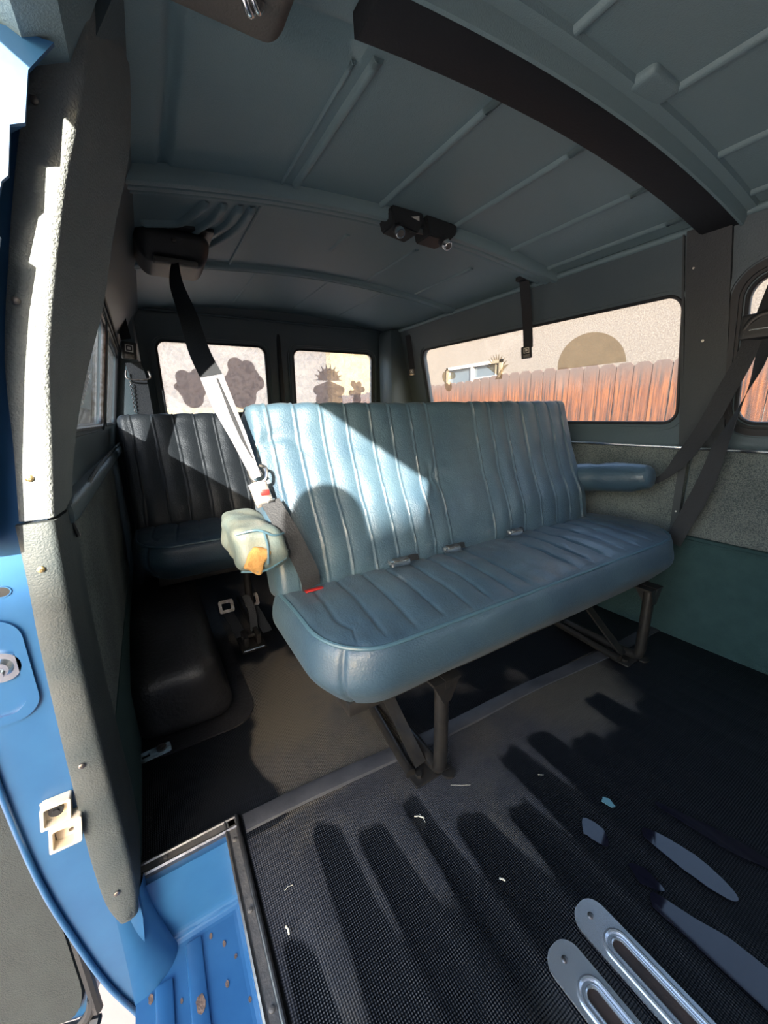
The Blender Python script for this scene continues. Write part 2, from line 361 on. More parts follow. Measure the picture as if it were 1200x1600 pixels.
# joint strip across
bm=BM(); g=[]
for i in range(61):
    x=lerp(.055,1.54,i/60); y0=.655-.058*(x-.05)+.004*math.sin(x*9); row=[]
    for k,(dy,dz) in enumerate(((-.003,-.004),(0,.003),(.006,.0045),(.030,.0045),(.037,.003),(.04,-.004))): row.append(bm.verts.new((x,y0+dy,dz)))
    g.append(row)
for a,b in zip(g,g[1:]):
    for k in range(5): bm.faces.new((a[k],a[k+1],b[k+1],b[k]))
STRIPM=mat('rubber_joint_strip',(.022,.024,.030),.5,bump=(60,.6),var=(14,.5,(.06,.062,.07)))
obj('joint_strip',bm,STRIPM,floor,label='flat rubber strip covering the joint between the mats')

# step well
wx0,wx1,wy1,wz=-.155,.030,.66,-.16
bm=BM()
box(bm,(-.157,-.45,wz-.01),(wx1,wy1,wz)); box(bm,(wx1,-.45,wz-.01),(wx1+.012,wy1+.012,-.004)); box(bm,(-.157,wy1,wz-.01),(wx1+.012,wy1+.012,-.004))
# fillets in the corners
for k in range(6):
    a=PI/2*k/6; b=PI/2*(k+1)/6; r=.022
    p=lambda t:(wx1-r+r*math.sin(t), wz+r-r*math.cos(t))
    (x0,z0),(x1,z1)=p(a),p(b); bm.faces.new([bm.verts.new(c) for c in ((x0,-.45,z0),(x0,wy1,z0),(x1,wy1,z1),(x1,-.45,z1))])
    (x0,z0),(x1,z1)=(wy1-r+r*math.sin(a),wz+r-r*math.cos(a)),(wy1-r+r*math.sin(b),wz+r-r*math.cos(b))
    bm.faces.new([bm.verts.new(c) for c in ((-.155,x0,z0),(wx1,x0,z0),(wx1,x1,z1),(-.155,x1,z1))])
well=obj('step_well',bm,BLUE,floor,label='blue painted entry step well')
for (x0,x1,y1) in ((-.128,-.100,.60),(-.078,-.050,.635)):
    bm=BM(); vs=box(bm,(x0,-.45,wz-.004),(x1,y1,wz+.006),bev=.004); obj('step_rib',bm,BLUE,well)
for (x0,y0,x1,y1) in ((-.15,.655,.02,.655),(.022,.64,.026,.2)):
    bm=BM(); pts=[(lerp(x0,x1,t/14),lerp(y0,y1,t/14)+.003*noise.noise(Vector((t,0,0))),wz+.004+.002*noise.noise(Vector((t*.7,3,0)))) for t in range(15)]
    tube(bm,pts,[.004+.0015*noise.noise(Vector((t*1.7,1,0))) for t in range(15)],8); obj('seam_sealer',bm,BLUE,well)
RUST=mat('rust_spot',(.05,.035,.03),.9,bump=(200,1),var=(90,.6,(.16,.11,.09)))
for (x,y,s) in ((-.062,.535,.0075),(-.015,.60,.003),(-.05,.50,.003),(.0,.57,.0025),(-.02,.54,.003),(-.135,.59,.004),(-.035,.625,.003),(.01,.5,.0025),(-.09,.56,.0022)):
    bm=BM(); z=wz+(.0065 if -.078<x<-.05 or -.128<x<-.1 else .0006)
    prism(bm,[(x+s*(1+.35*noise.noise(Vector((k*2.1,x*99,0))))*math.cos(k*PI/6),y+1.7*s*(1+.35*noise.noise(Vector((k*1.3,y*99,5))))*math.sin(k*PI/6),z) for k in range(12)],(0,0,.0006)); obj('rust_spot',bm,RUST,well,smooth=False)
# aluminium sill trims (profile with two ribs)
def sill(name,p0,p1,side,lab):
    p0=Vector(p0);p1=Vector(p1);t=(p1-p0).normalized(); s=Vector(side).normalized(); bm=BM(); prof=[(-.012,-.010),(-.012,.004),(-.009,.0065),(-.006,.004),(-.001,.003),(.008,.003),(.011,.0065),(.014,.0065),(.017,.002),(.017,-.01)]
    o=.0
    A=[bm.verts.new(p0+s*u+Vector((0,0,v)) + t*0) for u,v in prof]; B=[bm.verts.new(p1+s*u+Vector((0,0,v))) for u,v in prof]
    for k in range(len(prof)-1): bm.faces.new((A[k],A[k+1],B[k+1],B[k]))
    bm.faces.new(A); bm.faces.new(B[::-1])
    o=struct(obj(name,bm,ALU,angle=25),lab,'sill trim')
    bm=BM(); A=[bm.verts.new(p0+s*u+Vector((0,0,.0036))) for u in (-.004,.0085)]; B=[bm.verts.new(p1+s*u+Vector((0,0,.0036))) for u in (-.004,.0085)]
    f=bm.faces.new((A[0],A[1],B[1],B[0])); r=bmesh.ops.extrude_face_region(bm,geom=[f]); bmesh.ops.translate(bm,vec=(0,0,.0008),verts=[v for v in r['geom'] if isinstance(v,bmesh.types.BMVert)])
    obj('rubber_insert',bm,ALUD,o,label='dark worn rubber insert')
    n=int((p1-p0).length/.13)
    for k in range(n): screw('screw',p0+t*(.05+.13*k)+s*.002+Vector((0,0,.0042)),(0,0,1),.0045,ALUD,o)
    return o
sill('trim_1',(.030,.699,0),(.030,-.5,0),(1,0,0),'scuffed aluminium sill trim running along the inner edge of the step')
sill('trim_2',(-.135,.684,0),(.040,.684,0),(0,1,0),'short aluminium sill trim across the rear end of the step well')

# ================================================================ CEILING
def cz(x): return 1.346-.055*((x-.71)/.67)**2
RIBS=[]
def segd(px,py,a,b):
    ax,ay=a;bx,by=b; t=((px-ax)*(bx-ax)+(py-ay)*(by-ay))/((bx-ax)**2+(by-ay)**2); t=min(max(t,0),1); return math.hypot(px-ax-t*(bx-ax),py-ay-t*(by-ay))
FEAT=[((.20,1.19),(.155,1.30)),((.245,1.19),(.245,1.27)),((.245,1.27),(.19,1.36)),((.30,1.19),(.30,1.30)),((.30,1.30),(.22,1.42)),((.05,1.27),(.13,1.29))]
def ribd(x,y):
    d=0
    for i,rx in enumerate(RIBS):
        if i==0 and y<.6: continue
        if i==0: d=max(d,.006*math.exp(-((x-rx)/.008)**2)); d-=.006*math.exp(-((x-rx-.025)/.008)**2); continue
        e=1
        if .48<y<.62 or 1.03<y<1.13 : e=.3
        if 1.2<y<1.62: e=.0 if i in (0,5) else .55*smooth(.10,.16,abs(y-1.41)) +.0
        if rx==.38 and .6<y<1.05:
            d=max(d,.007*math.exp(-((x-rx)/.006)**2),.007*math.exp(-((x-rx+.03)/.006)**2)); continue
        d=max(d,.008*e*math.exp(-((x-rx)/.0075)**4))
    for a,b in FEAT: pass
    if y>.6: d-=.012*math.exp(-((x-.112)/.010)**4)*(1 if y<1.04 else 0)
    # recess next to the wide bow in the first bay
    d-=.016*smooth(.010,0,max(abs(y-.640)-.020,abs(x-.24)-.12))
    return d
bm=BM(); g=[]; ys=[]
y=-2.4
while y<2.33: ys.append(y); y+=.012 if .55<y<1.8 else .05
NX=230
for y in ys:
    row=[]
    for i in range(NX+1):
        x=lerp(.0,1.42,i/NX); row.append(bm.verts.new((x,y,cz(x)-ribd(x,y))))
    g.append(row)
for a,b in zip(g,g[1:]):
    for i in range(NX): bm.faces.new((a[i],a[i+1],b[i+1],b[i]))
ceil=struct(obj('ceiling',bm,ROOFM,angle=60),'teal painted metal roof panel with pressed lengthwise ribs','ceiling')
bm=BM(); A=[];
for y in (-2.42,2.36):
    A.append([bm.verts.new((x,y,cz(x)+.03)) for x in [-.06+1.54*k/20 for k in range(21)]])
for k in range(20): bm.faces.new((A[0][k],A[0][k+1],A[1][k+1],A[1][k]))
obj('roof_skin',bm,BLUE,ceil)
def rib(pts,w,h,name='roof_rib'):
    bm=BM(); P=spline(pts,6) if len(pts)>2 else [Vector(pts[0]),Vector(pts[1])]; g=[]
    for i,p in enumerate(P):
        t=(P[min(i+1,len(P)-1)]-P[max(i-1,0)]).normalized(); sd=t.cross(Vector((0,0,1))).normalized(); e=.25 if i in (0,len(P)-1) else 1
        g.append([bm.verts.new((p.x+sd.x*u*w*(.6 if e<1 else 1),p.y+sd.y*u*w,cz(p.x+sd.x*u*w)-h*e*v+.001)) for u,v in ((-1,0),(-.72,.75),(-.35,1),(.35,1),(.72,.75),(1,0))])
    for a,b in zip(g,g[1:]):
        for k in range(5): bm.faces.new((a[k],a[k+1],b[k+1],b[k]))
    return obj(name,bm,ROOFM,ceil,angle=50)
for x in (.635,.89,1.145,1.34):
    for y0,y1 in ((-2.3,.46),(.60,1.03)): rib([(x,y0,0),(x,y0+.012,0),(x,y1-.012,0),(x,y1,0)],.0095,.0085)
for x in (.635,.89,1.145): rib([(x,1.24,0),(x,1.252,0),(x,1.36 if x<.7 else 1.56,0),(x,1.375 if x<.7 else 1.575,0)],.008,.006)
rib([(.395,.66,0),(.395,.672,0),(.395,1.02,0),(.395,1.03,0)],.010,.009); rib([(.362,.68,0),(.362,.69,0),(.362,1.01,0),(.362,1.02,0)],.004,.006)
rib([(.37,-2.3,0),(.37,.45,0)],.0095,.0085); rib([(.345,1.16,0),(.345,1.17,0),(.345,1.59,0),(.345,1.60,0)],.0055,.006)
for P_ in ([(.215,1.17,0),(.185,1.25,0),(.155,1.30,0),(.07,1.31,0)],[(.255,1.17,0),(.245,1.25,0),(.215,1.32,0),(.20,1.36,0)],[(.295,1.17,0),(.288,1.26,0),(.262,1.34,0),(.235,1.40,0)],[(.325,1.17,0),(.32,1.28,0),(.285,1.39,0),(.24,1.47,0)]): rib(P_,.013,.013)
for x in (.46,.76,1.02): rib([(x,1.68,0),(x,1.70,0),(x,2.1,0),(x,2.12,0)],.007,.005)
def bow(name,prof,m,x0=.02,x1=1.40,lab=None):
    """prof: list of (dy, dz below ceiling) swept across the roof"""
    bm=BM(); g=[]
    for i in range(49):
        x=lerp(x0,x1,i/48); g.append([bm.verts.new((x,yy(x)+dy if False else dy,cz(x)-dz)) for dy,dz in prof])
    for a,b in zip(g,g[1:]):
        for k in range(len(prof)-1): bm.faces.new((a[k],a[k+1],b[k+1],b[k]))
    bm.faces.new(g[0]); bm.faces.new(g[-1][::-1])
    o=obj(name,bm,m,ceil,angle=35)
    if lab: o['label']=lab
    return o
def yy(x): return 0
def ridge(c,w,h,n=6): return [(c-w+2*w*k/n, h*math.sin(PI*k/n)) for k in range(n+1)]
bow('roof_bow',[(1.035,-.005)]+[(1.036,.006)]+ridge(1.052,.011,.020,8)[0:0]+[(1.037,.020),(1.042,.027),(1.052,.029),(1.060,.027),(1.064,.020),(1.065,.006),(1.073,.006),(1.075,.017),(1.080,.022),(1.090,.023),(1.097,.021),(1.100,.015),(1.101,.003),(1.109,.003),(1.111,.011),(1.116,.015),(1.124,.016),(1.130,.013),(1.133,.006)]+[(1.14,-.005)],ROOFM,lab='triple ridged teal roof bow across the middle')
bow('roof_bow',[(1.60,-.005)]+[(1.608,.012),(1.616,.016),(1.626,.016),(1.632,.006),(1.642,.006),(1.647,.012),(1.656,.012),(1.662,.004)]+[(1.675,-.005)],ROOFM,lab='low double ridged teal roof bow over the rear bench')
bow('roof_bow',[(.500,-.005),(.502,.030),(.508,.034),(.585,.034),(.592,.030),(.594,-.005)],BOWM,x0=.325,lab='wide roof bow with a black face')
bow('bow_flange',[(.470,-.005),(.474,.010),(.492,.014),(.499,.038),(.5035,.040),(.5035,-.004)],ROOFM,x0=.32,lab='teal flange along the front of the black bow')
bm=BM(); rbox(bm,(.095,.050,.026),.010,.006); bmesh.ops.translate(bm,vec=(.80,.440,cz(.84)-.012),verts=bm.verts[:]); obj('bow_bracket',bm,ROOFM,ceil)
# ================================================================ DRIVER SIDE WALL (wall_left)
def LX(z): return 1.53 if z<.67 else 1.53-.13*(z-.67)/.60
fnL=lambda u,v,wd: Vector((LX(v)+wd,u,v))
W1=rrect(.625,.745,1.925,1.125,.045); W2=rrect(-.25,.745,.475,1.125,.05); W3=rrect(-1.2,.745,-.4,1.125,.05)
W1=[(u,v+(.015*(u-.625) if v>.9 else 0)) for u,v in W1]
bm=BM(); plate(bm,[(-2.4,.655),(2.32,.655),(2.32,1.285),(-2.4,1.285)],[W1,W2,W3],fnL,.03)
wl=struct(obj('wall_left',bm,WALLM,angle=20),'dark teal painted side wall with window openings on the far side','wall')
bm=BM(); box(bm,(1.535,-2.4,-.02),(1.56,2.32,.66)); obj('lower_panel',bm,WALLM,wl,smooth=False)
bm=BM(); vs=box(bm,(1.515,.575,.375),(1.535,2.3,.662),bev=.006); obj('tweed_panel',bm,TWEED,wl,label='grey tweed lower wall panel')
bm=BM(); vs=box(bm,(1.515,-1.6,.375),(1.535,.568,.662),bev=.006); obj('tweed_panel',bm,TWEED,wl,label='grey tweed lower wall panel')
bm=BM(); vs=box(bm,(1.50,-1.6,.662),(1.53,.56,.672),bev=.003); vs=box(bm,(1.50,.575,.662),(1.53,2.3,.672),bev=.003); obj('chrome_strip',bm,CHROME,wl,label='thin bright metal moulding strip')
# recess lips and rubber seals of windows
def sealring(name,loop,fn,r,m,parent,w=-.001):
    bm=BM(); tube(bm,[fn(u,v,w) for u,v in loop],r,8,closed=True,up=Vector((1,0,0))); return obj(name,bm,m,parent)
def inset(loop,d):
    n=len(loop); cu=sum(p[0] for p in loop)/n; cv=sum(p[1] for p in loop)/n; out=[]
    for i in range(n):
        a=Vector(loop[i-1]); b=Vector(loop[(i+1)%n]); t=(b-a).normalized(); nr=Vector((t.y,-t.x)); 
        out.append((loop[i][0]+nr.x*d,loop[i][1]+nr.y*d))
    return out
def band(name,loop,fn,w0,w1,m,parent,h0=0,h1=.01):
    bm=BM(); n=len(loop); cols=[inset(loop,w0),inset(loop,w1)]
    A=[bm.verts.new(fn(u,v,-h0)) for u,v in cols[0]];B=[bm.verts.new(fn(u,v,-h1)) for u,v in cols[0]]
    C=[bm.verts.new(fn(u,v,-h1)) for u,v in cols[1]];D=[bm.verts.new(fn(u,v,-h0)) for u,v in cols[1]]
    for i in range(n):
        j=(i+1)%n
        for P,Q in ((A,B),(B,C),(C,D),(D,A)): bm.faces.new((P[i],P[j],Q[j],Q[i]))
    bmesh.ops.bevel(bm,geom=[e for e in bm.edges if all(v in B or v in C for v in e.verts) and (e.verts[0] in B)==(e.verts[1] in B)],offset=(h1-h0)*.4,segments=2,affect='EDGES')
    return obj(name,bm,m,parent)
def window(name,loop,fn,gm,lab,sealm=SEAL,gd=.012):
    bm=BM(); plate(bm,loop,[],lambda u,v,w:fn(u,v,w+gd),.003)
    o=struct(obj(name,bm,gm,smooth=False),lab,'window')
    sealring('rubber_seal',loop,fn,.006,sealm,o,w=.003); return o
win1=window('window_1',W1,fnL,GL_SIDE,'long dusty side window looking onto the wooden fence')
band('window_recess',W1,fnL,.010,.028,WALLM,win1,h0=-.004,h1=.006)
win2=window('window_2',W2,fnL,GL_SIDE,'dusty side window at the right edge behind the hanging shoulder belt')
band('window_recess',W2,fnL,.008,.035,SEAL,win2,h0=-.004,h1=.014); band('window_recess',W2,fnL,.035,.055,WALLM,win2,h0=-.004,h1=.008)
win5=window('window_5',W3,fnL,GL_SIDE,'front side window on the far side, outside the frame')
# pillar between windows
bm=BM(); 
for (y0,y1,h) in ((.490,.600,.012),(.600,.612,.007)):
    P=[(y0,.672),(y1,.672),(y1+.022,1.275),(y0+.03,1.275)]
    prism(bm,[fnL(u,v,0) for u,v in P],(-h,0,0))
PILM=mat('dark_pillar_trim',(.030,.038,.044),.5,bump=(350,.5))
t3=struct(obj('trim_3',bm,PILM,angle=25),'dark pillar cover between the two far side windows','pillar trim')
screw('screw',fnL(.565,.985,-.013),(-1,0,0),.004,PALE,t3); screw('screw',fnL(.60,1.18,-.013),(-1,0,0),.003,PALE,t3)
bm=BM(); g=[]
for i in range(80):
    y=lerp(-1.6,2.3,i/79); wz_=.008*noise.noise(Vector((y*7,0,0)))
    g.append([bm.verts.new(p) for p in ((1.512,y,-.004+wz_*.5),(1.506,y,.02),(1.504,y,.35),(1.513,y,.372),(1.53,y,.376),(1.53,y,-.004))])
for a,b in zip(g,g[1:]):
    for k in range(5): bm.faces.new((a[k],a[k+1],b[k+1],b[k]))
bl=struct(obj('baseboard_left',bm,CARPET),'teal carpeted kick panel along the foot of the far side wall','kick panel')
bm=BM(); tube(bm,[(1.505,-1.6,.362),(1.505,2.3,.362)],.004,8); obj('edge_binding',bm,CARPET,bl)
bm=BM(); tube(bm,[(1.40,-1.6,1.278),(1.40,2.3,1.278)],.010,10); struct(obj('trim_4',bm,ROOFM),'teal rounded rail where the far wall meets the roof','roof rail')

# ================================================================ REAR WALL AND DOORS
fnR=lambda u,v,wd: Vector((u,2.30+wd-.06*(v-.6),v))
R1=rrect(.105,.80,.625,1.165,.04); R2=rrect(.782,.80,1.295,1.163,.04)
bm=BM(); plate(bm,[(-.18,-.02),(1.58,-.02),(1.58,1.42),(-.18,1.42)],[R1,R2],fnR,.03)
wr=struct(obj('wall_rear',bm,WALLM,smooth=False),'dark teal rear wall formed by the two rear doors','wall')
win3=window('window_3',R1,fnR,GL_REAR,'hazy left rear door window with prickly pear sticker marks'); band('window_recess',R1,fnR,.012,.034,WALLM,win3,h0=-.004,h1=.016)
win4=window('window_4',R2,fnR,GL_REAR,'hazy right rear door window with a spiky agave sticker mark'); band('window_recess',R2,fnR,.012,.034,WALLM,win4,h0=-.004,h1=.016)
bm=BM(); vs=box(bm,(.69,2.262,.05),(.715,2.285,1.27),bev=.006); struct(obj('trim_5',bm,SEAL),'black rubber seal between the two rear doors','door seal')
bm=BM(); tube(bm,[(x,2.245,1.295) for x in (.02,.4,.8,1.2,1.4)],.007,8); struct(obj('trim_6',bm,WALLM),'thin rail across the top of the rear doors','roof rail')
bm=BM(); vs=box(bm,(1.33,2.10,.0),(1.55,2.26,1.29),bev=.03); struct(obj('trim_7',bm,WALLM),'dark corner post at the rear on the far side','corner post')
bm=BM(); vs=box(bm,(-.15,2.12,.0),(.03,2.26,1.28),bev=.03); struct(obj('trim_8',bm,WALLM),'dark corner post at the rear on the near side','corner post')
# sticker ghosts on glass
def blob(cx,cy,r,a=0,e=1,n=18): return [(cx+r*math.cos(2*PI*k/n)*math.cos(a)-e*r*math.sin(2*PI*k/n)*math.sin(a), cy+r*math.cos(2*PI*k/n)*math.sin(a)+e*r*math.sin(2*PI*k/n)*math.cos(a)) for k in range(n)]
def decal(polys,fn,m,parent,name,lab,gd):
    bm=BM()
    for i,p in enumerate(polys): plate(bm,p,[],lambda u,v,w:fn(u,v,w+gd-.0006*(i+1)),.0003)
    return obj(name,bm,m,parent,smooth=False,label=lab)
def spiky(cx,cy,r0,r1,a0,a1,n,flat=1):
    pts=[]
    for k in range(n):
        a=lerp(a0,a1,k/(n-1)); b=lerp(a0,a1,(k+.5)/(n-1)); pts.append((cx+r1*math.cos(a),cy+flat*r1*math.sin(a)))
        if k<n-1: pts.append((cx+r0*math.cos(b),cy+flat*r0*math.sin(b)))
    pts.append((cx+r0*.5,cy-r0*.9)); pts.append((cx-r0*.5,cy-r0*.9)); return pts
def union_outline(circles,base,spikes=None):
    """silhouette polygon of a clump of discs seen from its centre"""
    cx,cy=base; pts=[]
    for k in range(72):
        a=2*PI*k/72; d=.006
        for (x,y,r) in circles:
            ox,oy=cx-x,cy-y; bq=ox*math.cos(a)+oy*math.sin(a); cc=ox*ox+oy*oy-r*r; D=bq*bq-cc
            if D>0: d=max(d,-bq+math.sqrt(D))
        if spikes and math.sin(a)>-.05: d=max(d,spikes[0]+(spikes[1] if k%4==0 else 0))
        pts.append((cx+d*math.cos(a),cy+d*math.sin(a)))
    return pts
decal([union_outline([(.205,1.0,.036),(.272,1.01,.034),(.24,.955,.07),(.175,.955,.018),(.32,.96,.025),(.24,.90,.05)],(.24,.96))],fnR,DECAL_G,win3,'sticker_mark','low prickly pear shaped sticker mark',.012)
decal([union_outline([(.465,1.065,.042),(.525,1.055,.04),(.50,.99,.09),(.45,.97,.06),(.57,.98,.04),(.49,.91,.07)],(.50,.99))],fnR,DECAL_G,win3,'sticker_mark','taller prickly pear shaped sticker mark',.012)
decal([union_outline([(.925,.945,.028),(1.075,.945,.03),(1.0,.93,.06),(.95,.89,.04),(1.05,.88,.04)],(1.0,1.0),(.070,.030))],fnR,DECAL_G,win4,'sticker_mark','spiky agave shaped sticker mark',.012)
decal([union_outline([(1.19,.93,.03),(1.165,.985,.02),(1.205,.98,.02),(1.15,.93,.018),(1.23,.95,.018),(1.19,.89,.03)],(1.19,.935))],fnR,DECAL_G,win4,'sticker_mark','small prickly pear shaped sticker mark',.012)
# side window ghosts
dome=[(.93+.135*math.cos(a),.955+.115*math.sin(a)) for a in [PI*k/24 for k in range(25)]]
decal([dome],fnL,DECAL_T,win1,'sticker_mark','tan half round sticker mark',.012)
decal([spiky(1.385,.985,.045,.075,math.radians(20),math.radians(165),11)],fnL,DECAL_T,win1,'sticker_mark','small tan rising sun sticker mark',.012)
decal([union_outline([(1.76,.985,.03),(1.70,.99,.02),(1.74,1.01,.018),(1.75,.94,.03)],(1.745,.97))],fnL,DECAL_T,win1,'sticker_mark','small tan prickly pear sticker mark',.012)

# ================================================================ NEAR SIDE WALL (wall_right)
def RX(z):
    if z<.67: return -.128
    if z<1.1: return lerp(-.125,-.045,(z-.67)/.43)
    return lerp(-.045,.050,(z-1.1)/.18)
fnN=lambda u,v,wd: Vector((RX(v)-wd,u,v))
WN=rrect(.74,.785,1.42,1.065,.03); WN2=rrect(1.52,.785,2.08,1.065,.03)
bm=BM(); plate(bm,[(.66,.66),(2.3,.66),(2.3,1.1),(.66,1.1)],[WN,WN2],fnN,.02)
wn=struct(obj('wall_right',bm,WALLM,smooth=False),'dark teal wall behind the side door with a small window','wall')
bm=BM(); g=[]
for y in (.64,2.3): g.append([bm.verts.new((RX(z),y,z)) for z in (1.1,1.13,1.16,1.19,1.22,1.25,1.29)]+[bm.verts.new((-.06,y,1.33)),bm.verts.new((-.10,y,1.1))])
for k in range(8): bm.faces.new((g[0][k],g[0][k+1],g[1][k+1],g[1][k]))
bm.faces.new(g[0]); bm.faces.new(g[1][::-1]); obj('roof_cove',bm,WALLM,wn)
bm=BM(); tube(bm,[(RX(1.105)+.003,.65,1.105),(RX(1.105)+.003,2.25,1.105)],.004,8); tube(bm,[(RX(1.09)+.001,.65,1.085),(RX(1.09)+.001,2.2,1.085)],.0025,8); obj('cove_bead',bm,PLASTG,wn)
bm=BM(); box(bm,(-.17,.66,-.02),(-.138,2.3,.66)); obj('lower_panel',bm,CARPET,wn,smooth=False)
bm=BM(); rbox(bm,(.014,1.6,.40),.006,(.007,.05,.05)); bmesh.ops.translate(bm,vec=(-.138,.68,.265),verts=bm.verts[:]); obj('tweed_panel',bm,TWEED,wn,label='grey tweed door side panel')
bm=BM(); rbox(bm,(.018,1.6,.27),.008,(.009,.05,.05)); bmesh.ops.translate(bm,vec=(-.140,.68,-.005),verts=bm.verts[:]); obj('carpet_panel',bm,CARPET,wn)
bm=BM(); rbox(bm,(.05,1.5,.035),.012,(.01,.05,.012)); bmesh.ops.translate(bm,vec=(-.150,.68,.655),verts=bm.verts[:]); obj('window_ledge',bm,WALLM,wn)
bm=BM(); tube(bm,spline([(-.118,.66,.668),(-.112,.70,.668),(-.108,.8,.675),(-.106,1.0,.690),(-.105,1.3,.698),(-.105,2.1,.70)],6),.004,8); tube(bm,spline([(-.112,.70,.668),(-.108,.702,.645),(-.106,.70,.635)],6),.0035,8); obj('loose_cord',bm,PLAST,wn,label='loose black edging cord along the window ledge')
win6=window('window_6',WN,fnN,GL_RIGHT,'dark narrow side window behind the door pillar on the near side',sealm=STEEL); band('window_recess',WN,fnN,.008,.02,WALLM,win6,h0=-.004,h1=.006)
win7=window('window_7',WN2,fnN,GL_RIGHT,'small side window beside the rear bench on the near side')
# outer skin
bm=BM(); OUT=[(-.215,-.168),(-.10,-.19),(0,-.205),(.16,-.227),(.377,-.235),(.55,-.232),(.70,-.205)]
g=[[bm.verts.new((x,y,z)) for z,x in OUT] for y in (.64,2.4)]
for k in range(len(OUT)-1): bm.faces.new((g[0][k],g[0][k+1],g[1][k+1],g[1][k]))
obj('outer_skin',bm,BLUE,wn)
# blue jamb (faces the doorway), bounded by body side and trim
JO=[(-.22,-.163),(-.12,-.188),(-.01,-.207),(.16,-.228),(.377,-.236),(.52,-.230),(.70,-.205),(.842,-.172),(.98,-.135),(1.136,-.085),(1.25,-.03),(1.33,.02)]
JI=[(1.33,.07),(1.25,.01),(1.15,-.03),(1.06,-.055),(.9,-.10),(.76,-.115),(.5,-.135),(.07,-.125),(-.02,-.125),(-.07,-.130),(-.13,-.14),(-.22,-.156)]
poly=[(x,.622,z) for z,x in JO]+[(x,.622,z) for z,x in JI]
bm=BM(); prism(bm,poly,(0,.05,0)); jam=obj('door_jamb',bm,BLUE,wn,smooth=False,label='blue painted door pillar facing the doorway')
# rolled outer lip on the jamb
bm=BM(); tube(bm,spline([(x,.618,z) for z,x in JO],5),.004,10); obj('jamb_lip',bm,BLUE,jam)
bm=BM(); tube(bm,spline([(x+.022,.621,z) for z,x in JO[7:]],5),.003,8); obj('jamb_bead',bm,BLUE,jam)
bm=BM(); fl=[(.66,-.196,-.176),(.76,-.182,-.160),(.87,-.160,-.136),(.93,-.148,-.121),(.98,-.136,-.105),(.984,-.135,-.111),(1.03,-.122,-.094),(1.036,-.120,-.088),(1.08,-.107,-.078),(1.085,-.105,-.066),(1.13,-.090,-.055),(1.16,-.080,-.03)]
g=[[bm.verts.new(p) for p in ((xo,.63,z),(xo,.576,z),(xi+.010,.575,z),(xi+.010,.580,z),(xo+.012,.63,z))] for z,xo,xi in fl]
for a,b in zip(g,g[1:]):
    for k in range(4): bm.faces.new((a[k],a[k+1],b[k+1],b[k]))
obj('jamb_flange',bm,BLUE,jam,smooth=False,label='blue flange standing forward of the pillar')
# raised rounded pocket for the latch bolt
bm=BM(); lp=rrect(-.30,.42,-.172,.565,.03); plate(bm,lp,[rrect(-.30,.432,-.184,.553,.022)],lambda u,v,w:Vector((u,.622-w,v)),.005); obj('latch_pocket',bm,BLUE,jam)
bm=BM(); cyl(bm,(-.200,.622,.500),(0,-1,0),.020,.005,24); cyl(bm,(-.200,.617,.500),(0,-1,0),.013,.006,24,.009); cyl(bm,(-.202,.611,.495),(0,-1,0),.006,.004,12); obj('latch_bolt',bm,CHROME,jam,label='round chrome latch bolt')
bm=BM(); plate(bm,blob(-.181,.598,.010,0,.75),[blob(-.181,.598,.0085,0,.75)],lambda u,v,w:Vector((u,.622-w,v)),.0015); obj('drain_hole_rim',bm,BLUE,jam)
bm=BM(); plate(bm,blob(-.181,.598,.0085,0,.75),[],lambda u,v,w:Vector((u,.6215-w,v)),.0003); obj('drain_hole',bm,SEAL,jam)
# jamb base sweeping into the step
bm=BM(); g=[]
for i in range(9):
    a=PI/2*i/8; g.append([bm.verts.new(p) for p in ((-.150+.0*i,.64-.02+.045*(1-math.cos(a)) ,0))] if False else None)
bm.free()
bm=BM(); g=[]
for i in range(11):
    t=i/10; z=lerp(.02,wz,t); bulge=.036*t**2.2
    row=[]
    for k in range(9):
        a=PI/2*k/8; x=lerp(-.158,-.118,math.sin(a))+bulge*math.sin(a)*.8; y=.618-bulge*.6+ .05*(1-math.cos(a)); row.append(bm.verts.new((x,y,z)))
    g.append(row)
for a,b in zip(g,g[1:]):
    for k in range(8): bm.faces.new((a[k],a[k+1],b[k+1],b[k]))
obj('jamb_foot',bm,BLUE,jam)
# pillar trims
def trimpiece(name,prof,m,lab,y=.612):
    """prof: list of (z, x_outer, x_inner) ; front face rounded into a side face going back"""
    bm=BM(); g=[]
    for z,xo,xi in prof:
        row=[Vector((xo,y+.010,z)),Vector((xo,y+.002,z)),Vector((xo+.003,y,z)),Vector((lerp(xo,xi,.6),y-.001,z))]
        r=.010
        for k in range(6):
            a=PI/2*k/5; row.append(Vector((xi-r+r*math.sin(a),y+r*.9-r*math.cos(a)*.9,z)))
        up_=smooth(.70,1.0,z); row+= [Vector((xi+.004+.006*up_,y+.05,z)),Vector((xi+.002+.034*up_,y+.13,z)),Vector((xi-.03,y+.13,z))]
        g.append([bm.verts.new(p) for p in row])
    for a,b in zip(g,g[1:]):
        for k in range(len(g[0])-1): bm.faces.new((a[k],a[k+1],b[k+1],b[k]))
    bm.faces.new(g[0]); bm.faces.new(g[-1][::-1]); return struct(obj(name,bm,m,angle=50),lab,'pillar trim')
def seq(pr,n=5):
    P=spline([Vector(p) for p in pr],n); return [(p.x,p.y,p.z) for p in P]
tu=trimpiece('trim_9',seq([(.684,-.146,-.112),(.771,-.134,-.098),(.87,-.122,-.082),(.975,-.098,-.056),(1.06,-.076,-.032),(1.153,-.048,.000),(1.22,-.025,.014),(1.27,-.005,.020)]),TRIMM,'pale pebbled upper pillar cover in the doorway')
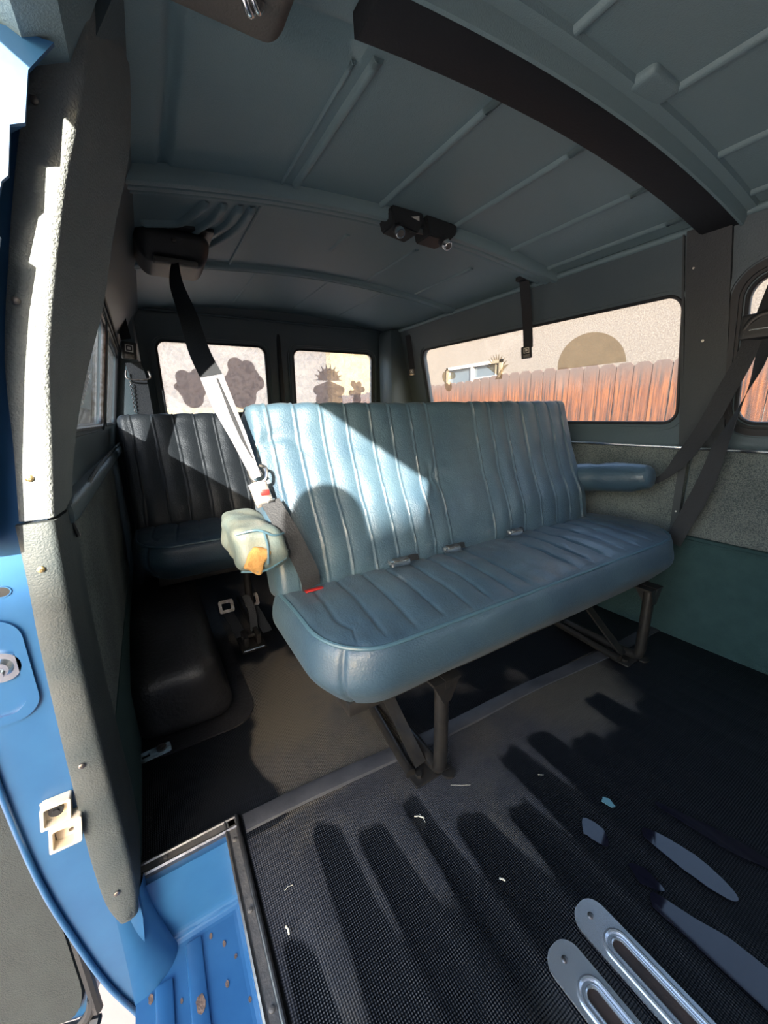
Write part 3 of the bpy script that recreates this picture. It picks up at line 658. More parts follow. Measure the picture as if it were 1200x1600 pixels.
tl=trimpiece('trim_10',seq([(.006,-.152,-.128),(.06,-.163,-.122),(.16,-.166,-.120),(.262,-.164,-.121),(.40,-.161,-.121),(.527,-.157,-.119),(.60,-.153,-.116),(.680,-.150,-.112)]),TRIML,'grey green lower pillar cover in the doorway',y=.610)
for p,par,m in (((-.126,.6105,.735),tu,BRASS),((-.100,.611,.93),tu,STEEL),((-.048,.611,1.125),tu,STEEL),((-.136,.608,.622),tl,BRASS),((-.147,.608,.325),tl,STEEL),((-.146,.608,.075),tl,STEEL)):
    screw('screw',p,(0,-1,0),.0042,m,par)
# header above the door opening and B pillar in front of the opening
bm=BM(); prism(bm,[(-.135,-.6,1.20),(-.045,-.6,1.155),(-.01,-.6,1.17),(.045,-.6,1.285),(-.02,-.6,1.34),(-.1,-.6,1.28)],(0,1.222,0)); struct(obj('trim_11',bm,ROOFM,smooth=False),'blue body header above the open side door','door header')
bm=BM(); prism(bm,[(-.22,-.62,.0),(-.12,-.62,0),(-.12,-.62,.66),(.05,-.62,1.28),(-.06,-.62,1.30),(-.235,-.62,.5)],(0,.06,0)); struct(obj('trim_12',bm,BLUE,smooth=False),'blue front pillar of the side door opening','door pillar')

bm=BM(); prism(bm,[(-.22,-.62,-.02),(-.14,-.62,-.02),(-.14,-.62,.66),(.05,-.62,1.28),(.0,-.62,1.33),(-.235,-.62,.5)],(0,-1.8,0)); struct(obj('wall_front_right',bm,WALLM,smooth=False),'front cabin side ahead of the door opening, made windowless to block the sun','wall')  # unseen side, closed without a door window to keep sun off the bench
# striker: white plastic guide
s=thing('door_striker','yellowed white plastic door guide with a black bolt on blue jamb','door striker',(-.19,.621,.25))
bm=BM(); plate(bm,rrect(-.206,.247,-.172,.283,.003),[rrect(-.202,.251,-.176,.279,.003)],lambda u,v,w:Vector((u+.15*(v-.25),.621-w,v)),.016); box(bm,(-.2035,.618,.249),(-.1745,.6205,.281)); obj('upper_cup',bm,WHITEP,s,angle=30)
bm=BM(); plate(bm,rrect(-.197,.208,-.160,.250,.003),[rrect(-.193,.212,-.169,.242,.003)],lambda u,v,w:Vector((u+.15*(v-.25),.621-w,v)),.020); box(bm,(-.196,.617,.211),(-.166,.6205,.246)); obj('lower_cup',bm,WHITEP,s,angle=30)
bm=BM(); cyl(bm,(-.187,.617,.266),(0,-1,0),.0085,.006,18); cyl(bm,(-.187,.611,.266),(0,-1,0),.0045,.002,6); obj('bolt',bm,SEAL,s,label='black bolt head')
bm=BM(); cyl(bm,(-.180,.613,.224),(1,0,0),.002,.014,8); obj('pin',bm,STEEL,s)

# open door
fnD=lambda u,v,wd: Vector((-.215-.94*u+.34*wd,.655+.34*u+.94*wd,v))
do=[(.0,.62),(.0,-.13)]+[(.0+.045*(1-math.cos(a)),-.13-.09*math.sin(a)) for a in [PI/2*k/6 for k in range(1,7)]]+[(.60,-.22),(.60,.62)]
bm=BM(); plate(bm,do,[],fnD,.03); door=struct(obj('door_1',bm,BLUE,smooth=False),'open side door seen at the lower left edge','door')
do2=[(u*.94+.012,lerp(.2,v,.95)) for u,v in do]
bm=BM(); plate(bm,do2,[],lambda u,v,w:fnD(u,v,-w),.012); obj('door_panel',bm,DUSTD,door,smooth=False,label='dark carpeted inner door panel')
bm=BM(); tube(bm,spline([fnD(u,v,-.010) for u,v in do[:-2]+[(.58,-.22)]],3),.008,8); obj('weather_strip',bm,SEAL,door)
for z in (.55,):
    bm=BM(); box(bm,(-.235,.63,z-.03),(-.195,.665,z+.03),bev=.004); cyl(bm,(-.228,.632,z-.035),(0,0,1),.007,.07,12); obj('hinge',bm,BLUE,door)

# front end (out of frame): low dash wall and driver side
bm=BM(); box(bm,(-.2,-2.44,-.02),(1.58,-2.40,.78)); struct(obj('wall_front',bm,WALLM,smooth=False),'low front wall of the cabin below the windscreen','wall')

# ================================================================ BENCHES
def bench(base,W,front_y,back_y,top_y,seatz,bot,seams,label,cat='bench seat',wr=1.0,seed=0,tuft=None,botz=.262):
    X0=base
    th=thing('bench_seat',label,cat,(X0+W/2,(front_y+back_y)/2,0))
    # --- backrest
    H=.455; T=.105; tilt=math.atan2(top_y-back_y,.43); vm=VINYL if wr>.9 else VINYL3
    Mb=Matrix.Translation((X0,back_y,seatz-.015))@Matrix.Rotation(-tilt,4,'X')
    bw=W-.06 if W<1.3 else W-.06
    def fb(p,n):
        q=p.copy(); x=p.x
        ff=smooth(T*.6,0,p.y)                       # 1 on front
        topf=smooth(H-.09,H,p.z)
        am=max(ff,topf)
        xs=x+X0; e=-1
        for s_ in seams:
            sx=s_+.006*math.sin(p.z*7+s_*5)
            e=max(e,math.exp(-((xs-sx)/.0032)**2)-.55*math.exp(-((abs(xs-sx)-.008)/.005)**2))
        nb=.5
        for a,b in zip(seams,seams[1:]):
            if a<=xs<=b: nb=math.sin(PI*(xs-a)/(b-a))*min(1,(b-a)/.08)
        dep=.006*nb*am+.0042*max(e,-.6)*am*(1 if e>-.9 else 0)
        wrk=wr*.004*noise.noise(Vector((xs*7+seed,p.z*13,2)))+wr*.002*noise.noise(Vector((xs*22,p.z*30+seed,5)))
        q.y-=(dep+wrk*am)*ff
        q.z+=dep*topf*.45+wrk*.2*topf
        q.y-=.018*ff*math.exp(-((p.z-.10)/.10)**2)   # lumbar fullness
        if tuft:
            d=math.hypot(xs-tuft[0],p.z-tuft[1]); a=math.atan2(p.z-tuft[1],xs-tuft[0])
            q.y+=ff*(.010*math.exp(-(d/.018)**2)+.003*math.cos(a*7)*math.exp(-(d/.05)**2)*smooth(0,.02,d))
        if X0<.5 and wr>.9:                         # crumple at the sunlit upper corner
            q.y+=ff*.007*math.exp(-((p.z-.345-.03*math.sin(xs*30))/.012)**2)*smooth(.36,.24,xs)
        return q
    bm=BM(); rbox(bm,(bw,T,H),.024,(.0030,.012,.0105),fb); bmesh.ops.transform(bm,matrix=Mb,verts=bm.verts[:])
    br=obj('backrest',bm,vm,th,angle=80)
    for xx in (.010,bw-.010):
        pts=[(xx,.012,.02),(xx,.004,.1),(xx,.004,.2),(xx,.006,.3),(xx,.008,H-.05),(xx,.02,H-.012),(xx,.05,H-.001),(xx,.08,H-.006)]
        bm=BM(); tube(bm,[Mb@Vector(p) for p in spline(pts,5)],.0038,8); obj('piping',bm,PIPING if wr>.9 else VINYL3,br)
    # --- cushion
    D=back_y-front_y+.05; HC=seatz-botz; RC=.12
    def fc(p,n):
        q=p.copy(); tp=smooth(HC*.62,HC,p.z); x=p.x;y=p.y
        # plan rounding of front corners
        for cx,sg in ((RC,-1),(W-RC,1)):
            dx=(x-cx)*sg; dy=RC-y
            if dx>0 and dy>0:
                m=max(dx,dy); L_=math.hypot(dx,dy)
                if L_>1e-6: q.x=cx+sg*dx/L_*m; q.y=RC-dy/L_*m
        xs=x+X0; e=-1; nb=.4
        slant=.030*(y/D)
        for s_ in cush: e=max(e,math.exp(-((xs-s_-slant)/.004)**2))
        for a,b in zip(cush,cush[1:]):
            if a<=xs-slant<=b: nb=math.sin(PI*(xs-slant-a)/(b-a))*min(1,(b-a)/.08)
        inn=smooth(0,.07,y)*smooth(0,.05,x)*smooth(0,.05,W-x)
        q.z+=tp*(inn*(.004*nb-.0042*max(e,0))+.012*math.sin(PI*min(1,y/D))+.004*wr*noise.noise(Vector((xs*9,y*14,seed+7)))+.002*wr*noise.noise(Vector((xs*30,y*30,seed+7))))
        # sides: bulge below the piping, tuck in towards the bottom
        if tp<1:
            t=p.z/HC; bl=.012*math.sin(PI*t)-.035*smooth(.55,0,t)+.004*wr*noise.noise(Vector((xs*6,p.z*22,seed)))
            c=Vector((min(max(q.x,RC),W-RC),max(q.y,RC),0)); d=Vector((q.x-c.x,min(0,q.y-c.y),0))
            if d.length>1e-5: d.normalize(); q+=d*bl
        return q
    cush=[s_ for s_ in seams]
    bm=BM(); rbox(bm,(W,D,HC),.022,(.0036,.010,.010),fc); bmesh.ops.translate(bm,vec=(X0,front_y,botz),verts=bm.verts[:])
    cu=obj('seat_cushion',bm,VINYL,th,angle=80)
    path=[]
    for k in range(9): path.append((.006,lerp(D,RC,k/8)))
    for k in range(1,9): a=PI/2*k/8; path.append((RC-(RC-.006)*math.cos(a),RC-(RC-.006)*math.sin(a)))
    for k in range(1,30): path.append((lerp(RC,W-RC,k/30),.006))
    for k in range(1,9): a=PI/2*k/8; path.append((W-RC+(RC-.006)*math.sin(a),RC-(RC-.006)*math.cos(a)))
    for k in range(9): path.append((W-.006,lerp(RC,D,k/8)))
    bm=BM(); tube(bm,[(X0+u,front_y+v,botz+HC-.006+.012*math.sin(PI*min(1,v/D))) for u,v in path],.0042,8); obj('piping',bm,PIPING,cu)
    bm=BM(); vs=box(bm,(X0+.05,front_y+.06,botz-.02),(X0+W-.05,back_y+.05,botz+.01),bev=.004); obj('seat_frame',bm,BLKMET,th)
    return th,br,cu,Mb
SE=[.247,.312,.378,.445,.514,.574,.638,.699,.873,.941,1.009,1.092,1.166,1.237,1.30]
b1,br1,cu1,MB1=bench(.20,1.21,.505,.795,.925,.412,.262,SE,'blue pleated vinyl bench seat, the front one, half in sunlight',tuft=(.672,.235))
def legset(th,x,fy,topz=.262,back=.26):
    bm=BM(); tube(bm,spline([(x,fy,topz),(x,fy,.20),(x,fy,.09),(x,fy+.004,.030),(x,fy+.025,.016),(x,fy+.07,.014),(x,fy+back,.014)],6),.0155,14); obj('leg',bm,BLKMET,th)
    bm=BM(); prism(bm,[(x-.006,fy-.022,topz+.004),(x-.006,fy+.05,topz+.004),(x-.006,fy+.012,topz-.055),(x-.006,fy-.014,topz-.055)],(.012,0,0)); prism(bm,[(x-.035,fy-.02,topz-.004),(x+.035,fy-.02,topz-.004),(x+.035,fy+.05,topz-.004),(x-.035,fy+.05,topz-.004)],(0,0,.006)); prism(bm,[(x-.034,fy-.019,topz),(x+.034,fy-.019,topz),(x+.010,fy-.019,topz-.05),(x-.010,fy-.019,topz-.05)],(0,.003,0)); obj('leg_bracket',bm,BLKMET,th,smooth=False)
    bm=BM(); ribbon(bm,[(x-.03,fy+.035,.018),(x-.045,fy+.15,.13),(x-.055,fy+.26,.245)],.030,(1,0,.0),th=.006); obj('brace',bm,BLKMET,th)
    bm=BM(); tube(bm,[(x-.06,fy+.03,.014),(x-.03,fy+back+.02,.014)],.012,10); vs=box(bm,(x-.065,fy+.0,.002),(x+.03,fy+.05,.008),bev=.002); cyl(bm,(x-.045,fy+.02,.008),(0,0,1),.008,.008,6); cyl(bm,(x+.02,fy-.004,.0),(0,0,1),.016,.006,16); obj('foot_rail',bm,BLKMET,th)
legset(b1,.457,.545); legset(b1,1.258,.52)
for x in (.457,1.258):
    bm=BM(); tube(bm,[(x,.83,.014),(x,.85,.03),(x,.86,.26)],.014,12); obj('leg',bm,BLKMET,b1)
# armrests
def arm(pts,rad,m,name,lab,flat=1.0):
    bm=BM(); P=spline(pts,7); K=len(P); rr=[]
    for i in range(K):
        t=i/(K-1)*(len(rad)-1); k=min(int(t),len(rad)-2); rr.append(lerp(rad[k],rad[k+1],t-k))
    tube(bm,P,rr,20,flat=flat); 
    for v in bm.verts: v.co+=Vector((1,1,1))*.004*noise.noise(v.co*25)+Vector((.0,.0,1))*.003*noise.noise(v.co*50)
    return obj(name,bm,m,b1,angle=60,label=lab)
arm([(1.398,.615,.578),(1.396,.632,.576),(1.390,.68,.570),(1.375,.80,.556),(1.362,.88,.550)],[.012,.041,.048,.051,.048],VINYL,'armrest','padded blue vinyl armrest on the far end',1.0)
# left armrest: torn vinyl cover over foam
bm=BM()
def fa(p,n):
    q=p.copy(); q.x+=.006*noise.noise(p*22)+.004*math.sin(p.z*40); q.z+=.007*noise.noise(p*18+Vector((3,1,0)))-.10*(p.x-.05)**1*.25; q.y+=.006*noise.noise(p*26)
    q.z*=1-.18*smooth(.06,.11,p.x)*(1 if p.z>.04 else 0); return q
rbox(bm,(.100,.20,.092),.026,.006,fa); bmesh.ops.transform(bm,matrix=Matrix.Translation((.106,.72,.508))@Matrix.Rotation(math.radians(4),4,'Y'),verts=bm.verts[:])
al=obj('armrest',bm,VINYL2,b1,angle=70,label='faded armrest with torn vinyl showing yellow foam')
bm=BM()
def ff(p,n): return p+Vector((.004*noise.noise(p*60),.003*noise.noise(p*80),.005*noise.noise(p*45)))
rbox(bm,(.036,.012,.050),.0059,.004,ff); bmesh.ops.transform(bm,matrix=Matrix.Translation((.118,.714,.522))@Matrix.Rotation(math.radians(28),4,'Y'),verts=bm.verts[:]); obj('foam',bm,FOAM,al)
for P in ([(.112,.718,.592),(.15,.711,.596),(.18,.714,.580),(.206,.735,.574)],[(.162,.712,.592),(.167,.712,.56),(.165,.714,.525)],[(.115,.720,.518),(.16,.717,.512),(.205,.730,.524)]):
    bm=BM(); tube(bm,spline(P,6),.0022,8); obj('armrest_seam',bm,PIPING,al)
# chips of torn vinyl at bottom corner
# rear bench
b2,br2,cu2,MB2=bench(-.085,1.42,1.36,1.64,1.78,.405,.275,[-.045,.03,.105,.18,.255,.33,.405,.48,.555,.70,.775,.85,.925,1.0,1.1,1.2],'dark pleated bench seat, the rear one, behind the sunlit bench',wr=.6,seed=4,botz=.272)
for x in (.25,1.1):
    bm=BM(); tube(bm,spline([(x,1.45,.27),(x,1.45,.08),(x,1.47,.016),(x,1.70,.014)],6),.014,12); obj('leg',bm,BLKMET,b2)

# ================================================================ WHEEL ARCH COVER
def fw(p,n):
    q=p.copy(); q.z-=.05*smooth(.30,.0,p.y)*(p.z/.25); q.z+=.004*noise.noise(p*9); q.x-=.03*(p.z/.25)*smooth(.1,.22,p.x); q.x+=.012*smooth(.12,0,p.z)*smooth(.1,.22,p.x); return q
bm=BM(); rbox(bm,(.235,1.0,.235),.055,.014,fw); bmesh.ops.translate(bm,vec=(-.135,.985,.0),verts=bm.verts[:])
wc=tag(obj('wheel_arch_cover',bm,BVINYL,angle=80),'black vinyl padded wheel arch cover in front of rear bench','wheel arch cover')
bm=BM()
lp=rrect(-.13,.945,.150,2.0,.07)
g=[[bm.verts.new((u,v,z)) for u,v in lp] for z in (.0,.005)]
n=len(lp)
for k in range(n): bm.faces.new((g[0][k],g[0][(k+1)%n],g[1][(k+1)%n],g[1][k]))
bm.faces.new(g[1]); obj('cover_skirt',bm,BVINYL,wc)
pb=thing('bracket_plate','pale blue chipped metal bracket on floor by wheel arch cover','bracket',(-.10,1.0,0))
M_=Matrix.Translation((-.105,.955,.004))@Matrix.Rotation(math.radians(5),4,'Z')
bm=BM(); plate(bm,rrect(-.045,-.014,.045,.014,.006),[rrect(-.018,-.007,.0,.007,.003)],lambda u,v,w:M_@Vector((u,v,.006+w)),.006); obj('plate',bm,PALEB,pb,angle=30)
bm=BM(); cyl(bm,M_@Vector((.025,0,.012)),(0,0,1),.011,.006,14); obj('bolt',bm,STEEL,pb)

# ================================================================ SEAT BELTS
def buckle(p,t,d,parent,w=.034,h=.05,m=PLAST,emblem=True,name='buckle'):
    """p centre, t long axis, d face normal"""
    t=Vector(t).normalized(); d=Vector(d); d=(d-t*d.dot(t)).normalized(); s=t.cross(d)
    M=Matrix(((s.x,t.x,d.x,p[0]),(s.y,t.y,d.y,p[1]),(s.z,t.z,d.z,p[2]),(0,0,0,1)))
    bm=BM(); rbox(bm,(w,h,.014),.004,.006); bmesh.ops.translate(bm,vec=(-w/2,-h/2,-.007),verts=bm.verts[:]); bmesh.ops.transform(bm,matrix=M,verts=bm.verts[:]); b=obj(name,bm,m,parent)
    if emblem:
        q=min(w,h)*.52
        for k,(sz,mm) in enumerate(((q,PALE),(q*.74,PLAST),(q*.42,PALE))):
            bm=BM(); box(bm,(-sz/2,-sz/2+h*.12,.0068+.0004*k),(sz/2,sz/2+h*.12,.0074+.0004*k)); bmesh.ops.transform(bm,matrix=M,verts=bm.verts[:]); obj('emblem',bm,mm,b,smooth=False)
        bm=BM(); box(bm,(-w*.3,-h*.46,.0066),(w*.3,-h*.22,.0082)); bmesh.ops.transform(bm,matrix=M,verts=bm.verts[:]); obj('release_button',bm,STEEL,b,smooth=False)
    return b
def retractor(name,label,c,S,rot=0):
    th=thing(name,label,'seat belt retractor',c)
    M=Matrix.Translation(c)@Matrix.Rotation(rot,4,'Z')
    def fr(p,n):
        q=p.copy(); t=smooth(S[2],0,p.z); q.x=S[0]/2+(p.x-S[0]/2)*(1-.14*t); q.y=S[1]/2+(p.y-S[1]/2)*(1-.18*t); return q
    bm=BM(); rbox(bm,S,min(S)*.42,.009,fr); bmesh.ops.translate(bm,vec=(-S[0]/2,-S[1]/2,-S[2]),verts=bm.verts[:]); bmesh.ops.transform(bm,matrix=M,verts=bm.verts[:]); obj('housing',bm,PLASTG if 'near' in label else PLAST,th,angle=60)
    bm=BM(); rbox(bm,(S[0]*1.08,S[1]*1.08,.012),.005,.012); bmesh.ops.translate(bm,vec=(-S[0]*.54,-S[1]*.54,-.006),verts=bm.verts[:]); bmesh.ops.transform(bm,matrix=M,verts=bm.verts[:]); obj('base_plate',bm,PLAST,th)
    return th
rt=retractor('belt_retractor','black roof mounted belt housing above rear bench, strap hanging from it',(.145,1.44,1.312),(.20,.22,.085))
bm=BM(); vs=box(bm,(.09,1.335,1.218),(.20,1.365,1.232),bev=.004); obj('strap_guide',bm,PLASTG,rt,label='grey slot for strap')
screw('screw',(.145,1.335,1.275),(0,-1,0),.006,PLASTG,rt)
rn=retractor('belt_retractor','dark grey roof mounted belt housing near camera, cut by top frame edge',(.145,.555,1.318),(.18,.14,.066),rot=.0)
bm=BM(); tube(bm,spline([(.158,.535,1.252),(.162,.540,1.240),(.170,.548,1.236),(.178,.552,1.250)],6),.0042,12); tube(bm,spline([(.165,.530,1.252),(.170,.535,1.240),(.178,.543,1.237),(.185,.547,1.250)],6),.003,12); obj('chrome_loop',bm,CHROME,rn,label='chrome loop')
# centre double latch fixture
cf=thing('roof_latch_fixture','black twin roof fixture with two round chrome ends on middle bow','roof fixture',(.77,1.06,1.33))
bm=BM(); prism(bm,[(.655,1.02,1.333),(.665,1.02,1.300),(.745,1.02,1.290),(.765,1.02,1.325),(.765,1.02,1.345),(.66,1.02,1.345)],(0,.07,0)); prism(bm,[(.775,1.02,1.335),(.785,1.02,1.295),(.86,1.02,1.292),(.89,1.02,1.318),(.89,1.02,1.34),(.775,1.02,1.345)],(0,.07,0)); box(bm,(.745,1.03,1.318),(.80,1.08,1.34)); 
bmesh.ops.bevel(bm,geom=bm.edges[:],offset=.004,segments=2,affect='EDGES'); obj('housing',bm,PLAST,cf,angle=30)
for (x,z,dx) in ((.682,1.296,-.15),(.842,1.294,.12)):
    d=Vector((dx,-.8,-.75)).normalized(); p=Vector((x,1.03,z))
    bm=BM(); tube(bm,[p,p+d*.018],.0155,20); obj('socket',bm,PLAST,cf)
    bm=BM(); tube(bm,[p+d*.010,p+d*.030,p+d*.033],[.0135,.0135,.0115],22); obj('chrome_end',bm,CHROME,cf,label='round chrome end')
    bm=BM(); tube(bm,[p+d*.0325,p+d*.0335],[.0095,.009],20); obj('lens',bm,PLASTG,cf)
bm=BM(); prism(bm,[(.722,1.018,1.327),(.748,1.018,1.334),(.748,1.018,1.322)],(0,.003,0)); obj('tab',bm,PALE,cf,smooth=False)
bm=BM(); prism(bm,[(.72,1.024,1.292),(.765,1.024,1.294),(.765,1.024,1.306),(.72,1.024,1.305)],(0,.003,0)); obj('tab',bm,STEEL,cf,smooth=False)

# shoulder belt from retractor to the left end of the front bench
sb=thing('shoulder_belt','shoulder belt hanging from rear retractor to near armrest, dark above, painted sunlit below','seat belt',(.15,1.38,1.22))
B0=(.142,1.345,1.225); B1=(.135,1.16,1.05); B2=(.138,.93,.885); B3=(.178,.845,.71)
bm=BM(); ribbon(bm,[B0,(.130,1.27,1.15),B1,(.133,1.03,.95),B2],[.020,.034,.044,.046,.046],[Vector((.6,-.3,.2)),Vector((.9,-.3,.1)),Vector((1,-.2,0)),Vector((1,-.2,0)),Vector((1,-.1,.1))]); obj('webbing',bm,WEB,sb)
bm=BM(); ribbon(bm,[B2,(.150,.89,.82),(.166,.862,.76),(.180,.838,.70),(.186,.830,.675)],[.046,.044,.036,.026,.022],[Vector((1,-.1,.1)),Vector((.9,-.5,.2)),Vector((.8,-.6,.2)),Vector((.7,-.7,.1)),Vector((.8,-.6,0))]); obj('webbing',bm,WEBL,sb,label='lower webbing painted pale as if in sun')
bm=BM(); ribbon(bm,[(.146,.925,.878),(.160,.87,.80),(.178,.845,.73),(.196,.825,.68)],[.012,.012,.01,.008],Vector((.3,-1,.2))); obj('webbing',bm,WEB,sb)
bm=BM(); tube(bm,spline([(.172,.838,.690),(.178,.825,.668),(.200,.815,.672),(.206,.825,.695),(.196,.835,.700)],6),.0035,8,closed=False); obj('belt_loop',bm,CHROME,sb,label='bright metal loop')
buckle((.190,.820,.642),(.25,-.1,-1),(-.2,-1,.1),sb,w=.038,h=.055,m=STEEL,emblem=False,name='latch')
bm=BM(); vs=box(bm,(.186,.806,.640),(.204,.811,.652),bev=.002); obj('release_button',bm,REDP,sb,label='red release button')
bm=BM(); vs=box(bm,(.198,.806,.622),(.214,.811,.632),bev=.002); obj('latch_plate',bm,CHROME,sb)
bm=BM(); ribbon(bm,[(.205,.812,.625),(.222,.765,.57),(.240,.758,.52),(.262,.765,.46),(.268,.775,.425)],[.040,.042,.044,.046,.046],Vector((1,.1,.25))); obj('webbing',bm,WEB,sb,label='black lower webbing')
bm=BM(); vs=box(bm,(.250,.762,.420),(.292,.772,.424),bev=.001); obj('buckle_edge',bm,REDP,sb)

# lap buckles in crevice
def lap(x,y,z,label,ln=.05):
    th=thing('lap_belt_buckle',label,'seat belt buckle',(x,y,z))
    bm=BM(); rbox(bm,(ln,.022,.016),.004,.006); bmesh.ops.transform(bm,matrix=Matrix.Translation((x-ln/2,y-.01,z-.004))@Matrix.Rotation(math.radians(-6),4,'Z'),verts=bm.verts[:]); obj('buckle_body',bm,CHROME,th,angle=50)
    bm=BM(); vs=box(bm,(x-ln*.3,y-.013,z+.010),(x+ln*.45,y+.004,z+.014),bev=.0015); obj('buckle_lid',bm,STEEL,th)
    bm=BM(); ribbon(bm,[(x+ln*.4,y,z+.004),(x+ln*.8,y+.006,z+.004),(x+ln*1.4,y+.022,z-.006)],.016,Vector((0,.5,1))); obj('webbing',bm,WEB,th)
lap(.487,.752,.440,'chrome lap belt buckle in crevice, nearest the sunlit end',.055)
lap(.655,.752,.440,'chrome lap belt buckle in crevice, the middle one')
lap(.905,.755,.440,'chrome lap belt buckle in crevice, farthest from the door')

# hanging strap at the far roof rail
hs=thing('hanging_belt','black strap with square buckle hanging in front of long window','seat belt',(1.39,1.17,1.27))
bm=BM(); ribbon(bm,[(1.345,1.150,1.300),(1.375,1.155,1.20),(1.395,1.158,1.12),(1.396,1.150,1.045)],.040,Vector((.25,-1,0))); obj('webbing',bm,WEB,hs)
buckle((1.390,1.152,1.028),(.15,.25,1),(-.8,-.6,.1),hs,w=.042,h=.048)
bm=BM(); vs=box(bm,(1.325,1.135,1.285),(1.370,1.175,1.305),bev=.005); obj('anchor',bm,PLAST,hs)
# rear corner belt far side
rc=thing('hanging_belt','black strap with square buckle on far rear corner post','seat belt',(1.40,1.98,1.2))
bm=BM(); ribbon(bm,[(1.400,2.02,1.24),(1.405,2.0,1.12),(1.400,1.98,1.045)],.034,Vector((.6,-1,0))); obj('webbing',bm,WEB,rc)
buckle((1.395,1.975,1.030),(0,.05,1),(-.7,-.7,.0),rc,w=.036,h=.040)
# rear corner belt near side
rl=thing('hanging_belt','black belt with square buckle in near rear corner above bench','seat belt',(-.01,1.93,1.2))
bm=BM(); ribbon(bm,[(-.02,1.96,1.24),(-.014,1.94,1.15),(-.010,1.92,1.105)],.036,Vector((1,-.2,0))); obj('webbing',bm,WEB,rl)
buckle((-.006,1.91,1.062),(.12,.05,1),(0,-1,.1),rl,w=.052,h=.066)
bm=BM(); ribbon(bm,[(.0,1.915,1.02),(.010,1.91,.95),(.012,1.90,.86),(.012,1.89,.80)],.055,Vector((1,0,0))); obj('webbing',bm,WEB,rl)
bm=BM(); tube(bm,spline([(-.028,1.885,.985),(-.026,1.88,.955),(.045,1.88,.955),(.047,1.885,.985)],6),.0035,8); tube(bm,[(-.022,1.882,.945)]+[(-.024+.006*(k%2),1.882,.945-.008*k) for k in range(1,16)],.003,6); obj('belt_loop',bm,STEEL,rl,label='steel adjuster bar')

# right hand D ring belt
dr=thing('shoulder_belt','black three point belt slung from pillar loop at right edge','seat belt',(1.42,.42,1.0))
bm=BM(); ribbon(bm,[(1.408,.41,1.09),(1.405,.418,1.04),(1.405,.425,1.0)],.04,Vector((.2,1,0))); obj('webbing',bm,WEB,dr)
bm=BM(); tube(bm,spline([(1.395,.455,.985),(1.39,.440,1.010),(1.392,.415,1.022),(1.395,.385,1.015),(1.40,.375,.985),(1.40,.40,.972),(1.398,.43,.972),(1.395,.455,.985)],6),.009,10); obj('guide_loop',bm,PLAST,dr)
bm=BM(); rbox(bm,(.012,.095,.062),.0059,.006); bmesh.ops.transform(bm,matrix=Matrix.Translation((1.385,.368,.965)),verts=bm.verts[:]); obj('guide_cover',bm,PLAST,dr)
bm=BM(); vs=box(bm,(1.381,.395,.985),(1.386,.44,.988)); obj('loop_bar',bm,CHROME,dr)
bm=BM(); ribbon(bm,[(1.398,.43,.985),(1.408,.448,.915),(1.415,.475,.84),(1.425,.515,.73),(1.442,.565,.64),(1.445,.61,.575),(1.43,.68,.525),(1.405,.75,.545)],[.040,.042,.045,.046,.042,.022,.008,.006],[Vector((0,1,.35))]*5+[Vector((0,1,-.1)),Vector((0,.3,-1)),Vector((0,.3,-1))]); obj('webbing',bm,WEB,dr)
bm=BM(); ribbon(bm,[(1.400,.405,.985),(1.405,.413,.90),(1.413,.430,.825),(1.415,.447,.755),(1.425,.470,.675),(1.43,.485,.59),(1.438,.510,.50),(1.44,.535,.42),(1.44,.55,.36)],[.036,.030,.014,.022,.040,.046,.050,.048,.046],[Vector((.1,1,.3)),Vector((.5,.9,.2)),Vector((1,.3,.0)),Vector((.6,.9,.2)),Vector((.1,1,.3)),Vector((.0,1,.3)),Vector((0,1,.3)),Vector((0,1,.3)),Vector((0,1,.3))]); obj('webbing',bm,WEB,dr)
bm=BM(); ribbon(bm,[(1.497,.580,.640),(1.500,.582,.52),(1.500,.578,.38)],.022,Vector((0,1,0)),th=.004); st_=obj('anchor_strap',bm,PILM,dr); screw('screw',(1.496,.579,.455),(-1,0,0),.003,PALE,dr)

# floor belt parts under rear bench
for i,(x,y,z,lab) in enumerate(((.17,1.50,.085,'square chrome buckle on floor beside wheel arch cover'),(.262,1.48,.095,'square chrome buckle on floor behind front bench end'))):
    th=thing('floor_buckle',lab,'seat belt buckle',(x,y,z))
    bm=BM(); t=Matrix.Translation((x,y,z))@Matrix.Rotation(math.radians(55),4,'X'); plate(bm,rrect(-.027,-.025,.027,.025,.008),[rrect(-.016,-.013,.016,.013,.005)],lambda u,v,w:t@Vector((u,v,w)),.006); obj('frame',bm,STEEL,th,angle=30)
    bm=BM(); ribbon(bm,[(x,y-.015,z-.02),(x+.012,y-.07,.045),(x+.02,y-.14,.02)],.036,Vector((1,0,0))); obj('webbing',bm,WEB,th)
lt=thing('floor_latch','dark metal seat latch on floor behind near end of front bench','floor latch',(.215,1.33,0))
bm=BM(); vs=box(bm,(.175,1.27,.0),(.26,1.37,.010),bev=.003); obj('base_plate',bm,BLKMET,lt)
bm=BM(); vs=box(bm,(.188,1.29,.010),(.205,1.36,.045),bev=.004); vs=box(bm,(.230,1.29,.010),(.247,1.36,.05),bev=.004); cyl(bm,(.185,1.325,.033),(1,0,0),.007,.068,12); obj('latch_body',bm,BLKMET,lt)
bm=BM(); cyl(bm,(.18,1.268,.012),(1,0,0),.0028,.07,8); obj('latch_bar',bm,CHROME,lt)
bm=BM(); ribbon(bm,[(.235,1.34,.04),(.245,1.40,.09),(.235,1.44,.14)],.026,Vector((1,0,0)),th=.004); obj('strap_end',bm,WEB,lt)

